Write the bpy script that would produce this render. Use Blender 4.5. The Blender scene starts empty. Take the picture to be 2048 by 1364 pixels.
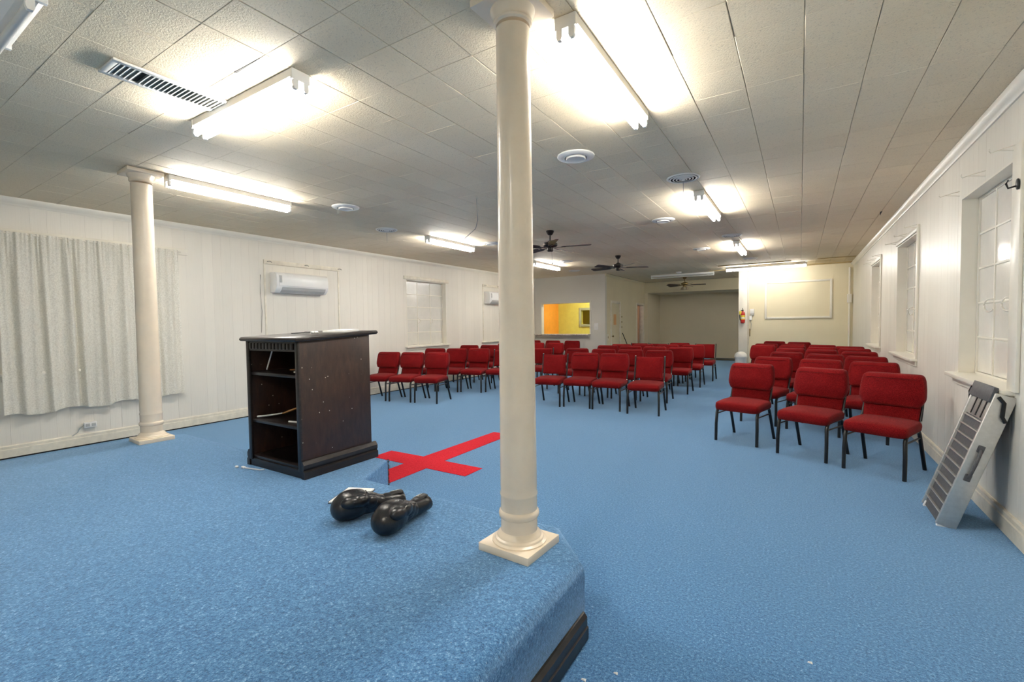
import bpy, bmesh, math, random
from mathutils import Vector, Matrix

random.seed(7)
SC = bpy.context.scene
COL = SC.collection
PI = math.pi

# ------------------------------------------------------------------ camera
F_PX, YAW, PITCH, ROLL, HC = 916.3, 0.5615, -0.0376, -0.0135, 1.44
_f = Vector((-math.sin(YAW) * math.cos(PITCH), math.cos(YAW) * math.cos(PITCH), math.sin(PITCH)))
_r = Vector((math.cos(YAW), math.sin(YAW), 0)); _u = _r.cross(_f)
_r, _u = _r * math.cos(ROLL) + _u * math.sin(ROLL), -_r * math.sin(ROLL) + _u * math.cos(ROLL)
cd = bpy.data.cameras.new('camera'); cam = bpy.data.objects.new('camera', cd); COL.objects.link(cam)
cd.sensor_width = 36.0; cd.lens = F_PX / 2048 * 36.0; cd.clip_start = 0.05
m = Matrix((_r, _u, -_f)).transposed().to_4x4(); m.translation = Vector((0, 0, HC))
cam.matrix_world = m
SC.camera = cam

# ------------------------------------------------------------------ world, exposure
W = bpy.data.worlds.new('world'); SC.world = W; W.use_nodes = True
W.node_tree.nodes['Background'].inputs[0].default_value = (0.02, 0.025, 0.04, 1)
W.node_tree.nodes['Background'].inputs[1].default_value = 0.2
SC.view_settings.view_transform = 'Standard'; SC.view_settings.look = 'None'
SC.view_settings.gamma = 1.0; SC.view_settings.use_curve_mapping = False
SC.view_settings.exposure = 0.0
TUBE_POWER = 112.0          # emission strength of the fluorescent tubes
SC.cycles.max_bounces = 6; SC.cycles.diffuse_bounces = 5; SC.cycles.glossy_bounces = 3; SC.cycles.use_adaptive_sampling = True; SC.cycles.adaptive_threshold = 0.15; SC.cycles.adaptive_min_samples = 16; SC.cycles.caustics_reflective = False
SC.cycles.caustics_refractive = False; SC.cycles.sample_clamp_indirect = 6.0

# ------------------------------------------------------------------ dimensions
CE = 2.932                 # ceiling height
XL, XR = -7.511, 1.18      # side walls
YB = -2.3                  # wall behind the camera
YK, YE, YH, YA = 13.4, 15.1, 17.6, 19.4   # kitchen wall, end wall, header, alcove back
XK, XE = -5.05, -1.535
ZS = 0.355                 # stage height

# ------------------------------------------------------------------ materials
def lin(h):
    h = h.lstrip('#'); v = [int(h[i:i + 2], 16) / 255 for i in (0, 2, 4)]
    return tuple((x / 12.92 if x <= .04045 else ((x + .055) / 1.055) ** 2.4) for x in v) + (1,)

class NT:
    def __init__(s, name):
        s.m = bpy.data.materials.new(name); s.m.use_nodes = True; s.t = s.m.node_tree
        s.b = s.t.nodes['Principled BSDF']; s.out = s.t.nodes['Material Output']
    def n(s, typ, **kw):
        x = s.t.nodes.new(typ)
        for k, v in kw.items():
            if k.startswith('i_'):
                key = k[2:]; key = int(key) if key.isdigit() else key
                x.inputs[key].default_value = v
            else: setattr(x, k, v)
        return x
    def l(s, a, b): s.t.links.new(a, b)
    def coord(s, scale=(1, 1, 1), kind='Object', vec=None):
        tc = s.n('ShaderNodeTexCoord'); mp = s.n('ShaderNodeMapping'); mp.inputs['Scale'].default_value = scale
        s.l(tc.outputs[kind], mp.inputs[0]); return mp.outputs[0]
    def pos(s, scale=(1, 1, 1)):
        g = s.n('ShaderNodeNewGeometry'); mp = s.n('ShaderNodeMapping'); mp.inputs['Scale'].default_value = scale
        s.l(g.outputs['Position'], mp.inputs[0]); return mp.outputs[0]
    def noise(s, vec, scale, detail=4, rough=.6):
        x = s.n('ShaderNodeTexNoise'); x.inputs['Scale'].default_value = scale
        x.inputs['Detail'].default_value = detail; x.inputs['Roughness'].default_value = rough
        s.l(vec, x.inputs['Vector']); return x.outputs[0]
    def ramp(s, fac, stops, interp='LINEAR'):
        x = s.n('ShaderNodeValToRGB'); cr = x.color_ramp; cr.interpolation = interp
        while len(cr.elements) < len(stops): cr.elements.new(.5)
        for e, (p, c) in zip(cr.elements, stops):
            e.position = p; e.color = c if len(c) == 4 else (*c, 1)
        s.l(fac, x.inputs[0]); return x.outputs[0]
    def mix(s, fac, a, b, blend='MIX'):
        x = s.n('ShaderNodeMix', data_type='RGBA', blend_type=blend)
        for sock, v in ((x.inputs[0], fac), (x.inputs[6], a), (x.inputs[7], b)):
            if hasattr(v, 'is_linked'): s.l(v, sock)
            else: sock.default_value = v
        return x.outputs[2]
    def bump(s, h, dist, strength=1.0):
        x = s.n('ShaderNodeBump'); x.inputs['Strength'].default_value = strength
        x.inputs['Distance'].default_value = dist; s.l(h, x.inputs['Height']); s.l(x.outputs[0], s.b.inputs['Normal'])
    def set(s, **kw):
        names = dict(color='Base Color', rough='Roughness', metal='Metallic', spec='Specular IOR Level', coat='Coat Weight',
                     sheen='Sheen Weight')
        for k, v in kw.items():
            sock = s.b.inputs[names[k]]
            if hasattr(v, 'is_linked'): s.l(v, sock)
            else: sock.default_value = v
        return s.m

def plain(name, hexc, rough=.5, metal=0, var=.06, scale=6, bump=0, bscale=60):
    """paint / plastic / metal with a little mottling"""
    t = NT(name); c = lin(hexc); v = t.coord()
    n = t.noise(v, scale, 4)
    d = tuple(x * (1 - var) for x in c[:3]) + (1,); e = tuple(min(1, x * (1 + var)) for x in c[:3]) + (1,)
    t.set(color=t.ramp(n, [(.3, d), (.7, e)]), rough=rough, metal=metal)
    if bump: t.bump(t.noise(v, bscale, 3), bump)
    return t.m

def wall_paint(name, hexc, streak=.05, rough=.42, dirt=.08, bumpd=.0008, dirtc='#8f8773'):
    t = NT(name); c = lin(hexc); p = t.pos((1, 1, 1))
    big = t.noise(p, .9, 3, .65)
    st = t.noise(t.pos((30, 30, .6)), 3.0, 2, .6)
    oi = t.n('ShaderNodeObjectInfo')
    a = t.mix(t.ramp(big, [(.35, (0, 0, 0)), (.8, (dirt, dirt, dirt))]), c, lin(dirtc))
    b = t.mix(t.ramp(st, [(.5, (0, 0, 0)), (.75, (streak, streak, streak))]), a, lin('#a9a396'))
    hue = t.n('ShaderNodeMapRange'); t.l(oi.outputs['Random'], hue.inputs[0])
    hue.inputs[3].default_value = .965; hue.inputs[4].default_value = 1.02
    cb = t.n('ShaderNodeCombineColor')
    for i in range(3): t.l(hue.outputs[0], cb.inputs[i])
    t.set(color=t.mix(1.0, b, cb.outputs[0], 'MULTIPLY'), rough=rough)
    t.bump(st, bumpd)
    return t.m

M = {}
M['wall'] = wall_paint('wall_paint', '#ece8dd', .10, rough=.36)
M['wall_l'] = wall_paint('wall_paint_left', '#e9e4d9', .05, rough=.5)
M['wall_grey'] = wall_paint('kitchen_wall_paint', '#d9d6cd', .04)
M['wall_tan'] = wall_paint('hall_wall_paint', '#dcd2b4', .08, dirt=.15)
M['wall_end'] = wall_paint('end_wall_paint', '#ebe1c2', .03, dirt=.12, dirtc='#a8823f')
M['wall_alcove'] = wall_paint('alcove_wall_paint', '#e6dbc2', .05)
M['trim'] = plain('trim_paint', '#ebe6d9', .33, var=.04, scale=3)
M['trim_dirty'] = plain('worn_trim_paint', '#e3dccb', .4, var=.12, scale=9)
M['orange'] = plain('orange_paint', '#f2a53f', .5)
M['yellow'] = plain('yellow_green_paint', '#cfcd66', .5)
M['pillar'] = plain('pillar_gloss_paint', '#f1e1ca', .25, var=.05, scale=5, bump=.0006, bscale=25)
M['white_metal'] = plain('white_enamel', '#eeece6', .35, var=.03)
M['white_plastic'] = plain('white_plastic', '#f0efec', .3, var=.02)
M['grey_plastic'] = plain('grey_plastic', '#b9bab8', .4)
M['black_metal'] = plain('black_enamel_tube', '#141416', .32, var=.2)
M['chrome'] = plain('chrome', '#c8c8c8', .2, 1.0)
M['alu'] = plain('brushed_aluminium', '#c9c8c4', .38, .75, var=.08, scale=30)
M['grip'] = plain('dark_grip_tread', '#55565a', .6, .3, var=.2, scale=40)
M['bronze'] = plain('dark_bronze', '#2b2624', .35, .5, var=.15)
M['brass'] = plain('antique_brass', '#8a7448', .35, .7, var=.15)
M['blade'] = plain('dark_walnut_blade', '#3a2621', .4, var=.25, scale=12)
M['black'] = plain('black_plastic', '#0f0f10', .45)
M['red_paint'] = plain('red_enamel', '#b3251a', .35)
M['label_yellow'] = plain('yellow_label', '#e5d24a', .5)
M['label_white'] = plain('white_label', '#e9e6da', .6)
M['paper'] = plain('paper', '#f1f0ec', .7, var=.03)
M['paper_orange'] = plain('orange_paper', '#d8a673', .7)
M['red_brown'] = plain('red_brown_paint', '#8a3a1c', .5)
M['pink_door'] = plain('pinkish_door', '#d9b491', .5)
M['off_tube'] = plain('unlit_tube_glass', '#d9d8d2', .25)
M['dark_gap'] = plain('dark_gap', '#1b1a18', .8)
M['grille_grey'] = plain('grille_grey', '#8d8a83', .5)
M['glass_dome'] = plain('frosted_glass_dome', '#b9ae97', .2)
M['wood_tip'] = plain('pale_wood', '#b98a57', .5, var=.2)

t = NT('frosted_pane'); v = t.pos()
t.set(color=t.ramp(t.noise(v, 2.2, 4), [(.3, lin('#d6d4cc')), (.7, lin('#e6e3db'))]), rough=.16); t.bump(t.noise(v, 9, 2), .001); M['pane'] = t.m

t = NT('fluorescent_glow'); t.b.inputs['Base Color'].default_value = (1, 1, 1, 1)
t.b.inputs['Emission Color'].default_value = (1.0, .965, .90, 1); t.b.inputs['Emission Strength'].default_value = TUBE_POWER; M['tube'] = t.m
t = NT('added_lamp_glow'); t.b.inputs['Emission Color'].default_value = (1.0, .93, .80, 1); t.b.inputs['Emission Strength'].default_value = 135; M['added_glow'] = t.m  # glow of the lamps added in the kitchen and side rooms

# ceiling tile: pressed fibre board, painted, pitted
t = NT('ceiling_tile'); v = t.pos(); oi = t.n('ShaderNodeObjectInfo')
fine = t.noise(v, 110, 2, .7); big = t.noise(v, .6, 2)
base = t.ramp(big, [(.3, lin('#ebd9b9')), (.7, lin('#f3e4c9'))])
cav = t.ramp(fine, [(.28, (.72, .72, .72)), (.42, (1, 1, 1))])
hue = t.n('ShaderNodeMapRange'); t.l(oi.outputs['Random'], hue.inputs[0]); hue.inputs[3].default_value = .965; hue.inputs[4].default_value = 1.02
cb = t.n('ShaderNodeCombineColor')
for i in range(3): t.l(hue.outputs[0], cb.inputs[i])
col = t.mix(1.0, t.mix(1.0, base, cav, 'MULTIPLY'), cb.outputs[0], 'MULTIPLY')
# water stain towards the far right corner: a stain with its own outline
sn = t.noise(v, 1.1, 3, .7)
sep = t.n('ShaderNodeSeparateXYZ'); g = t.n('ShaderNodeNewGeometry'); t.l(g.outputs['Position'], sep.inputs[0])
mr = t.n('ShaderNodeMapRange'); t.l(sep.outputs[1], mr.inputs[0]); mr.inputs[1].default_value = 11.0; mr.inputs[2].default_value = 15.5
mx = t.n('ShaderNodeMapRange'); t.l(sep.outputs[0], mx.inputs[0]); mx.inputs[1].default_value = -2.2; mx.inputs[2].default_value = .9
mu = t.n('ShaderNodeMath', operation='MULTIPLY'); t.l(mr.outputs[0], mu.inputs[0]); t.l(mx.outputs[0], mu.inputs[1])
mu2 = t.n('ShaderNodeMath', operation='MULTIPLY'); t.l(mu.outputs[0], mu2.inputs[0]); t.l(t.ramp(sn, [(.3, (.35, .35, .35)), (.6, (1, 1, 1))]), mu2.inputs[1])
col = t.mix(mu2.outputs[0], col, lin('#b29a5c'))
t.set(color=col, rough=.72)
t.bump(fine, .0035, .8)
M['tile'] = t.m
M['tile_back'] = plain('tile_joint', '#9b968b', .9)

def carpet(name, stops, flecks, dirt, tint):
    t = NT(name); v = t.pos()
    a = t.noise(v, 190, 1, .8); b = t.noise(v, 80, 1, .7); big = t.noise(v, 1.3, 2, .6)
    ad = t.n('ShaderNodeMath', operation='ADD'); t.l(a, ad.inputs[0]); t.l(b, ad.inputs[1])
    hf = t.n('ShaderNodeMath', operation='MULTIPLY', i_1=.5); t.l(ad.outputs[0], hf.inputs[0])
    col = t.ramp(hf.outputs[0], stops)
    vo = t.n('ShaderNodeTexVoronoi'); vo.inputs['Scale'].default_value = 46; t.l(v, vo.inputs['Vector'])
    fk = t.ramp(vo.outputs['Distance'], [(.06, (.6, .6, .6)), (.12, (0, 0, 0))])
    sel = t.ramp(vo.outputs['Color'], [(.80, (0, 0, 0)), (.84, (1, 1, 1))])
    mu = t.n('ShaderNodeMath', operation='MULTIPLY'); t.l(fk, mu.inputs[0]); t.l(sel, mu.inputs[1])
    col = t.mix(mu.outputs[0], col, lin(flecks))
    col = t.mix(t.ramp(big, [(.35, (0, 0, 0)), (.75, (.16, .16, .16))]), col, lin(dirt))
    t.set(color=col, rough=.95, spec=.05, sheen=1.0); t.b.inputs['Sheen Roughness'].default_value = .55; t.b.inputs['Sheen Tint'].default_value = lin(tint); t.bump(hf.outputs[0], .006, .9)
    return t.m
M['carpet'] = carpet('blue_carpet', [(.30, lin('#082c55')), (.43, lin('#2c5c8d')), (.52, lin('#4477a8')), (.60, lin('#598bb9')), (.70, lin('#a6c5dd'))], '#ccd6dc', '#44719c', '#a9cdf0')
M['carpet_red'] = carpet('red_carpet', [(.3, lin('#970612')), (.5, lin('#c81420')), (.72, lin('#e03440'))], '#e86a70', '#b00f1a', '#f05060')

t = NT('burgundy_upholstery'); v = t.coord(); oi = t.n('ShaderNodeObjectInfo')
a = t.noise(v, 210, 1, .8); b = t.noise(v, 12, 1)
vo = t.n('ShaderNodeTexVoronoi'); vo.inputs['Scale'].default_value = 60; t.l(v, vo.inputs['Vector'])
fk = t.ramp(vo.outputs['Distance'], [(.08, (.45, .45, .45)), (.14, (0, 0, 0))])
col = t.ramp(a, [(.3, lin('#50060a')), (.55, lin('#7c1114')), (.75, lin('#962626'))])
col = t.mix(fk, col, lin('#9a3a30'))
col = t.mix(t.ramp(b, [(.4, (0, 0, 0)), (.75, (.25, .25, .25))]), col, lin('#560508'))
t.set(color=col, rough=.9, spec=.08, sheen=.05); t.bump(a, .0015); M['fabric'] = t.m

t = NT('dark_stained_wood'); v = t.coord((3, 3, .8))
n = t.noise(v, 9, 6, .7); n2 = t.noise(t.coord(), 2.0, 3)
col = t.ramp(n, [(.3, lin('#1c1210')), (.55, lin('#33221c')), (.8, lin('#4a3024'))])
col = t.mix(t.ramp(n2, [(.4, (0, 0, 0)), (.7, (.6, .6, .6))]), col, lin('#3d2519'))
vo = t.n('ShaderNodeTexVoronoi', voronoi_dimensions='2D'); vo.inputs['Scale'].default_value = 11
sx = t.n('ShaderNodeSeparateXYZ'); t.l(t.coord(), sx.inputs[0]); cx_ = t.n('ShaderNodeCombineXYZ'); t.l(sx.outputs[1], cx_.inputs[0]); t.l(sx.outputs[2], cx_.inputs[1]); t.l(cx_.outputs[0], vo.inputs['Vector'])
sp = t.n('ShaderNodeMath', operation='MULTIPLY'); t.l(t.ramp(vo.outputs['Distance'], [(.03, (1, 1, 1)), (.045, (0, 0, 0))]), sp.inputs[0]); t.l(t.ramp(vo.outputs['Color'], [(.62, (0, 0, 0)), (.66, (1, 1, 1))]), sp.inputs[1])
col = t.mix(sp.outputs[0], col, lin('#cfc8ba'))
t.set(color=col, rough=.38); t.bump(n, .001); M['wood'] = t.m
t = NT('black_stained_wood'); n = t.noise(t.coord((2, 2, 8)), 6, 5, .7)
t.set(color=t.ramp(n, [(.3, lin('#120e0d')), (.7, lin('#2a2220'))]), rough=.3); M['wood_black'] = t.m

t = NT('white_lace'); v = t.coord((1, 1, 1))
a = t.noise(v, 75, 2, .7); th = t.n('ShaderNodeTexWave'); th.inputs['Scale'].default_value = 90; t.l(v, th.inputs['Vector'])
t.set(color=t.ramp(a, [(.35, lin('#f0ece0')), (.65, lin('#f9f6ec'))]), rough=.85)
tr = t.n('ShaderNodeBsdfTransparent'); tl = t.n('ShaderNodeBsdfTranslucent'); tl.inputs[0].default_value = lin('#e6e4dc')
m1 = t.n('ShaderNodeMixShader', i_0=.25); t.l(t.b.outputs[0], m1.inputs[1]); t.l(tl.outputs[0], m1.inputs[2])
m2 = t.n('ShaderNodeMixShader'); t.l(t.ramp(a, [(.36, (.20, .20, .20)), (.60, (.08, .08, .08))]), m2.inputs[0]); t.l(m1.outputs[0], m2.inputs[1]); t.l(tr.outputs[0], m2.inputs[2])
t.l(m2.outputs[0], t.out.inputs[0]); t.bump(a, .001); M['lace'] = t.m

t = NT('black_glove_leather'); v = t.coord(); a = t.noise(v, 40, 4, .7)
t.set(color=t.ramp(a, [(.3, lin('#0b0b0e')), (.7, lin('#1c1c22'))]), rough=.3); t.bump(t.noise(v, 70, 3), .0012); M['leather'] = t.m

t = NT('marble_laminate'); v = t.pos()
t.set(color=t.ramp(t.noise(v, 14, 6, .75), [(.35, lin('#9c8f86')), (.5, lin('#d8d0c7')), (.7, lin('#e6e0d8'))]), rough=.3); M['marble'] = t.m

# ------------------------------------------------------------------ mesh helpers
class MB:
    def __init__(s): s.v = []; s.f = []
    def add(s, vs, fs):
        o = len(s.v); s.v += [tuple(p) for p in vs]; s.f += [tuple(i + o for i in q) for q in fs]; return s
    def box(s, x0, y0, z0, x1, y1, z1):
        v = [(x, y, z) for z in (z0, z1) for y in (y0, y1) for x in (x0, x1)]
        return s.add(v, [(0, 2, 3, 1), (4, 5, 7, 6), (0, 1, 5, 4), (2, 6, 7, 3), (0, 4, 6, 2), (1, 3, 7, 5)])
    def rings(s, R, cap=True, close=False):
        n = len(R[0]); fs = []; L = len(R)
        for k in range(L - (0 if close else 1)):
            a, b = k * n, ((k + 1) % L) * n
            for i in range(n): fs.append((a + i, a + (i + 1) % n, b + (i + 1) % n, b + i))
        if cap and not close: fs += [tuple(range(n - 1, -1, -1)), tuple((L - 1) * n + i for i in range(n))]
        return s.add([p for r in R for p in r], fs)
    def lathe(s, prof, n=20, c=(0, 0, 0), cap=True):
        R = [[(c[0] + r * math.cos(2 * PI * i / n), c[1] + r * math.sin(2 * PI * i / n), c[2] + z) for i in range(n)] for r, z in prof]
        return s.rings(R, cap)
    def tube(s, pts, r, n=8, flat=1.0, cap=True, up=(0, 0, 1)):
        pts = [Vector(p) for p in pts]; R = []
        for i, p in enumerate(pts):
            d = (pts[min(i + 1, len(pts) - 1)] - pts[max(i - 1, 0)]).normalized()
            a = d.cross(Vector(up))
            if a.length < 1e-3: a = d.cross(Vector((1, 0, 0)))
            a.normalize(); b = a.cross(d)
            rr = r[i] if isinstance(r, (list, tuple)) else r
            R.append([p + a * (rr * math.cos(2 * PI * k / n)) + b * (rr * flat * math.sin(2 * PI * k / n)) for k in range(n)])
        return s.rings(R, cap)
    def prism(s, outline, frame):
        """outline [(a,b)], frame(a,b,t) t in (0,1) -> point"""
        return s.rings([[frame(a, b, 0) for a, b in outline], [frame(a, b, 1) for a, b in outline]])
    def superell(s, c, a, b, h, e1=.3, e2=.3, nu=24, nv=12, warp=None):
        sg = lambda x, e: math.copysign(abs(x) ** e, x)
        R = []
        for j in range(1, nv):
            v = -PI / 2 + PI * j / nv
            row = []
            for i in range(nu):
                u = 2 * PI * i / nu
                p = (c[0] + a * sg(math.cos(v), e1) * sg(math.cos(u), e2), c[1] + b * sg(math.cos(v), e1) * sg(math.sin(u), e2), c[2] + h * sg(math.sin(v), e1))
                row.append(warp(*p) if warp else p)
            R.append(row)
        return s.rings(R)
    def xf(s, mat):
        s.v = [tuple(mat @ Vector(p)) for p in s.v]; return s
    def build(s, name, mat, parent=None, bevel=0, seg=2, smooth=None, loc=None, link=True):
        me = bpy.data.meshes.new(name); me.from_pydata(s.v, [], s.f); me.validate()
        bm = bmesh.new(); bm.from_mesh(me)
        bmesh.ops.recalc_face_normals(bm, faces=bm.faces)
        if bevel:
            es = [e for e in bm.edges if len(e.link_faces) == 2 and e.calc_face_angle(0) > .5]
            bmesh.ops.bevel(bm, geom=es, offset=bevel, segments=seg, affect='EDGES', profile=.5)
        bm.to_mesh(me); bm.free()
        me.materials.append(M[mat] if isinstance(mat, str) else mat)
        if smooth is not None or bevel:
            me.polygons.foreach_set('use_smooth', [True] * len(me.polygons))
            me.set_sharp_from_angle(angle=math.radians(smooth or 40))
        o = bpy.data.objects.new(name, me)
        if link: COL.objects.link(o)
        if parent: o.parent = parent
        if loc: o.location = loc
        return o

def tag(o, label=None, cat=None, group=None, kind=None):
    if label: o['label'] = label
    if cat: o['category'] = cat
    if group: o['group'] = group
    if kind: o['kind'] = kind
    return o
def thing(name, label, cat, loc=(0, 0, 0), rotz=0, group=None):
    o = bpy.data.objects.new(name, None); COL.objects.link(o); o.empty_display_size = .05
    o.location = loc; o.rotation_euler = (0, 0, rotz); return tag(o, label, cat, group)
def dup(root, loc, rotz, label=None):
    r = root.copy(); COL.objects.link(r); r.location = loc; r.rotation_euler = (0, 0, rotz)
    if label: r['label'] = label
    for ch in root.children:
        c = ch.copy(); COL.objects.link(c); c.parent = r
        for gc in ch.children:
            d = gc.copy(); COL.objects.link(d); d.parent = c
    return r
def struct(name, mb, mat, label=None, parent=None, **kw):
    o = mb.build(name, mat, parent, **kw)
    if not parent: tag(o, label, kind='structure')
    return o
def rects(u0, u1, z0, z1, holes):
    """split a wall rectangle around holes (a0,a1,b0,b1) -> list of rectangles"""
    us = sorted({u0, u1, *[h[0] for h in holes], *[h[1] for h in holes]}); us = [u for u in us if u0 <= u <= u1]
    out = []
    for a, b in zip(us, us[1:]):
        mid = (a + b) / 2; z = z0
        for h in sorted([h for h in holes if h[0] < mid < h[1]], key=lambda h: h[2]):
            if h[2] > z: out.append((a, b, z, h[2]))
            z = h[3]
        if z < z1: out.append((a, b, z, z1))
    return out
ORD = ['first', 'second', 'third', 'fourth', 'fifth', 'sixth', 'seventh', 'eighth']

# ================================================================== SETTING
b = MB().box(XL - .2, YB - .2, -.12, XR + .2, YA + .2, 0)
tag(b.build('floor', 'carpet'), 'blue speckled carpet floor of the hall', kind='structure')

# ---- walls with window openings
SILL, HEAD = .955, 2.475
WIN_R = [(4.29, 5.5), (7.2, 8.6), (10.13, 11.4)]
WIN_L = [(1.32, 2.75), (7.5, 8.87)]
holes_r = [(a, c, SILL, HEAD) for a, c in WIN_R]; holes_l = [(a, c, SILL, HEAD) for a, c in WIN_L]
PT = .008   # panelling thickness
def side_wall(name, x, sgn, y0, y1, holes, mat, label, ymin, widths, seed, gap, bev):
    mb = MB()
    for a, c, z0, z1 in rects(y0, y1, 0, CE + .05, holes):
        xs = sorted((x + sgn * PT, x + sgn * .2)); mb.box(xs[0], a, z0, xs[1], c, z1)
    w = struct(name, mb, mat, label)
    rnd = random.Random(seed)
    # panelling boards, one object each, cut round the windows
    edges = [ymin]; stops = sorted({h[0] for h in holes} | {h[1] for h in holes} | {y1}); 
    for st in stops:
        if st <= ymin: continue
        while edges[-1] < st - 1e-6:
            wd = rnd.choice(widths); nx = edges[-1] + wd
            if st - nx < .05: nx = st
            edges.append(nx)
    for a, c in zip(edges, edges[1:]):
        mb = MB(); mid = (a + c) / 2; g = gap; t = PT - rnd.uniform(0, .0006)
        segs = [(0.0, CE)]
        for h in holes:
            if h[0] < mid < h[1]: segs = [(0.0, h[2]), (h[3], CE)]
        for z0, z1 in segs:
            x0, x1 = x + sgn * PT, x + sgn * PT - sgn * t
            x0, x1 = min(x0, x1), max(x0, x1)
            mb.box(x0, a + g / 2, z0, x1, c - g / 2, z1)
        mb.build('plank', mat, w, bevel=bev, seg=1)
    return w
side_wall('wall_right', XR, 1, YB, YE + .2, holes_r, 'wall', 'white grooved board wall with three windows', 3.2, [.09, .12, .15, .18], 3, .0012, .0008)
side_wall('wall_left', XL, -1, YB, YK + .2, holes_l, 'wall_l', 'off-white board wall behind the air conditioners', .9, [.12, .16, .24, .22, .14], 5, .0006, .0006)
struct('wall_back', MB().box(XL - .2, YB - .2, 0, XR + .2, YB, CE + .05), 'wall_l', 'off-white wall behind the stage')

# ---- far walls
KO = (-7.255, -5.545, 1.09, 2.08)   # pass-through opening
mb = MB()
for a, c, z0, z1 in rects(XL, XK, 0, CE, [KO]): mb.box(a, YK, z0, c, YK + .14, z1)
struct('wall_kitchen', mb, 'wall_grey', 'pale grey wall with the kitchen pass-through opening')
D1 = (13.92, 14.74, 0, 2.06); D2 = (16.62, 17.42, 0, 2.07)
mb = MB()
for a, c, z0, z1 in rects(YK + .14, YH + .2, 0, CE, [D1, D2]): mb.box(XK - .14, a, z0, XK, c, z1)
struct('wall_hall', mb, 'wall_tan', 'beige side wall of the far hallway with two doors')
mb = MB().box(XE, YE, 0, XR + .2, YE + .16, CE)
struct('wall_end', mb, 'wall_end', 'cream end wall behind the right block of chairs')
struct('trim_1', MB().box(XE - .012, YE - .035, 0, XE + .225, YE, CE - .02), 'trim', 'white boxed post at the end wall corner', bevel=.006)
struct('trim_2', MB().box(XE + .232, YE - .018, 0, XE + .262, YE, CE - .3), 'trim_dirty', 'narrow strip beside the white post', bevel=.004)
mb = MB().box(XK - .14, YH, 2.53, XR, YH + .18, CE); struct('wall_header', mb, 'wall_tan', 'beige header beam over the alcove')
mb = MB().box(XK - .14, YH, 0, -4.93, YA, 2.53); mb.box(-4.93, YA, 0, XR + .15, YA + .15, 2.6); mb.box(XR, YE + .2, 0, XR + .15, YA, CE)
struct('wall_alcove', mb, 'wall_alcove', 'dim beige back wall of the far alcove')
struct('ceiling_alcove', MB().box(XK, YH + .18, 2.53, XR, YA + .1, 2.6), 'wall_alcove', 'low ceiling of the far alcove')

# ---- kitchen beyond the pass-through
mb = MB().box(XL - .2, YK + .14, 0, XL, 16.2, CE); struct('wall_kitchen_left', mb, 'orange', 'orange wall inside the kitchen')
NI = (-6.60, -5.55, 1.39, 1.88)
mb = MB()
for a, c, z0, z1 in rects(XL, XK - .14, 0, CE, [NI]): mb.box(a, 15.17, z0, c, 15.3, z1)
struct('wall_kitchen_back', mb, 'yellow', 'yellow green wall inside the kitchen')
mb = MB().box(-7.3, 16.15, .9, -5.2, 16.25, 2.4); struct('wall_kitchen_far', mb, 'yellow', 'olive wall seen through the kitchen hatch')
struct('wall_kitchen_niche', MB().box(-7.2, 15.3, .9, -7.08, 16.15, 2.4), 'orange', 'orange side wall seen through the kitchen hatch')
mb = MB()
for x0, z0, x1, z1 in ((NI[0] - .09, NI[2] - .09, NI[0], NI[3] + .09), (NI[1], NI[2] - .09, NI[1] + .09, NI[3] + .09), (NI[0], NI[2] - .09, NI[1], NI[2]), (NI[0], NI[3], NI[1], NI[3] + .09)):
    mb.box(x0, 15.13, z0, x1, 15.17, z1)
struct('trim_3', mb, plain('sage_trim', '#9aa284', .5), 'sage green frame of the kitchen hatch', bevel=.01)
struct('ceiling_kitchen', MB().box(XL - .2, YK + .14, CE - .25, XK - .14, 17.2, CE - .2), 'wall_l', 'kitchen ceiling')
k = thing('assumed_kitchen_lamp', 'unseen lamp assumed and added to light the yellow kitchen', 'lamp', (-6.0, 14.2, CE - .25))  # assumed lamp out of view, added so the kitchen is lit
MB().lathe([(.17, 0), (.17, -.02), (.15, -.03)], 20).build('base', 'white_metal', k, smooth=40)
MB().lathe([(.15, -.025), (.14, -.06), (.09, -.09), (.01, -.1)], 20).build('lamp_shade', 'added_glow', k, smooth=60)
k = thing('added_far_room_lamp', 'unseen lamp added to brighten the room beyond the kitchen hatch', 'lamp', (-5.9, 15.75, CE - .25))  # no lamp is visible here; added to brighten the space behind the hatch
MB().lathe([(.1, 0), (.1, -.02), (.08, -.03)], 14).build('base', 'white_metal', k, smooth=40)
MB().lathe([(.08, -.025), (.07, -.06), (.01, -.09)], 14).build('lamp_shade', 'added_glow', k, smooth=60)
# pass-through casing and counter
mb = MB(); w = .05
for x0, z0, x1, z1 in ((KO[0] - w, KO[2] - .01, KO[0] + .008, KO[3] + w), (KO[1] - .008, KO[2] - .01, KO[1] + w, KO[3] + w), (KO[0], KO[3] - .008, KO[1], KO[3] + w)): mb.box(x0, YK - .015, z0, x1, YK + .15, z1)
struct('trim_4', mb, 'wall_grey', 'pale casing round the kitchen pass-through', bevel=.004)
c = thing('serving_counter', 'marbled counter shelf under the kitchen pass-through', 'counter', (-6.45, YK, 1.05))
MB().box(-.98, -.22, 0, .93, -.017, .04).build('top', 'marble', c, bevel=.004)
MB().box(-.95, -.10, -.07, .9, -.017, -.0005).build('apron', 'wall_grey', c, bevel=.004)

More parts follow.
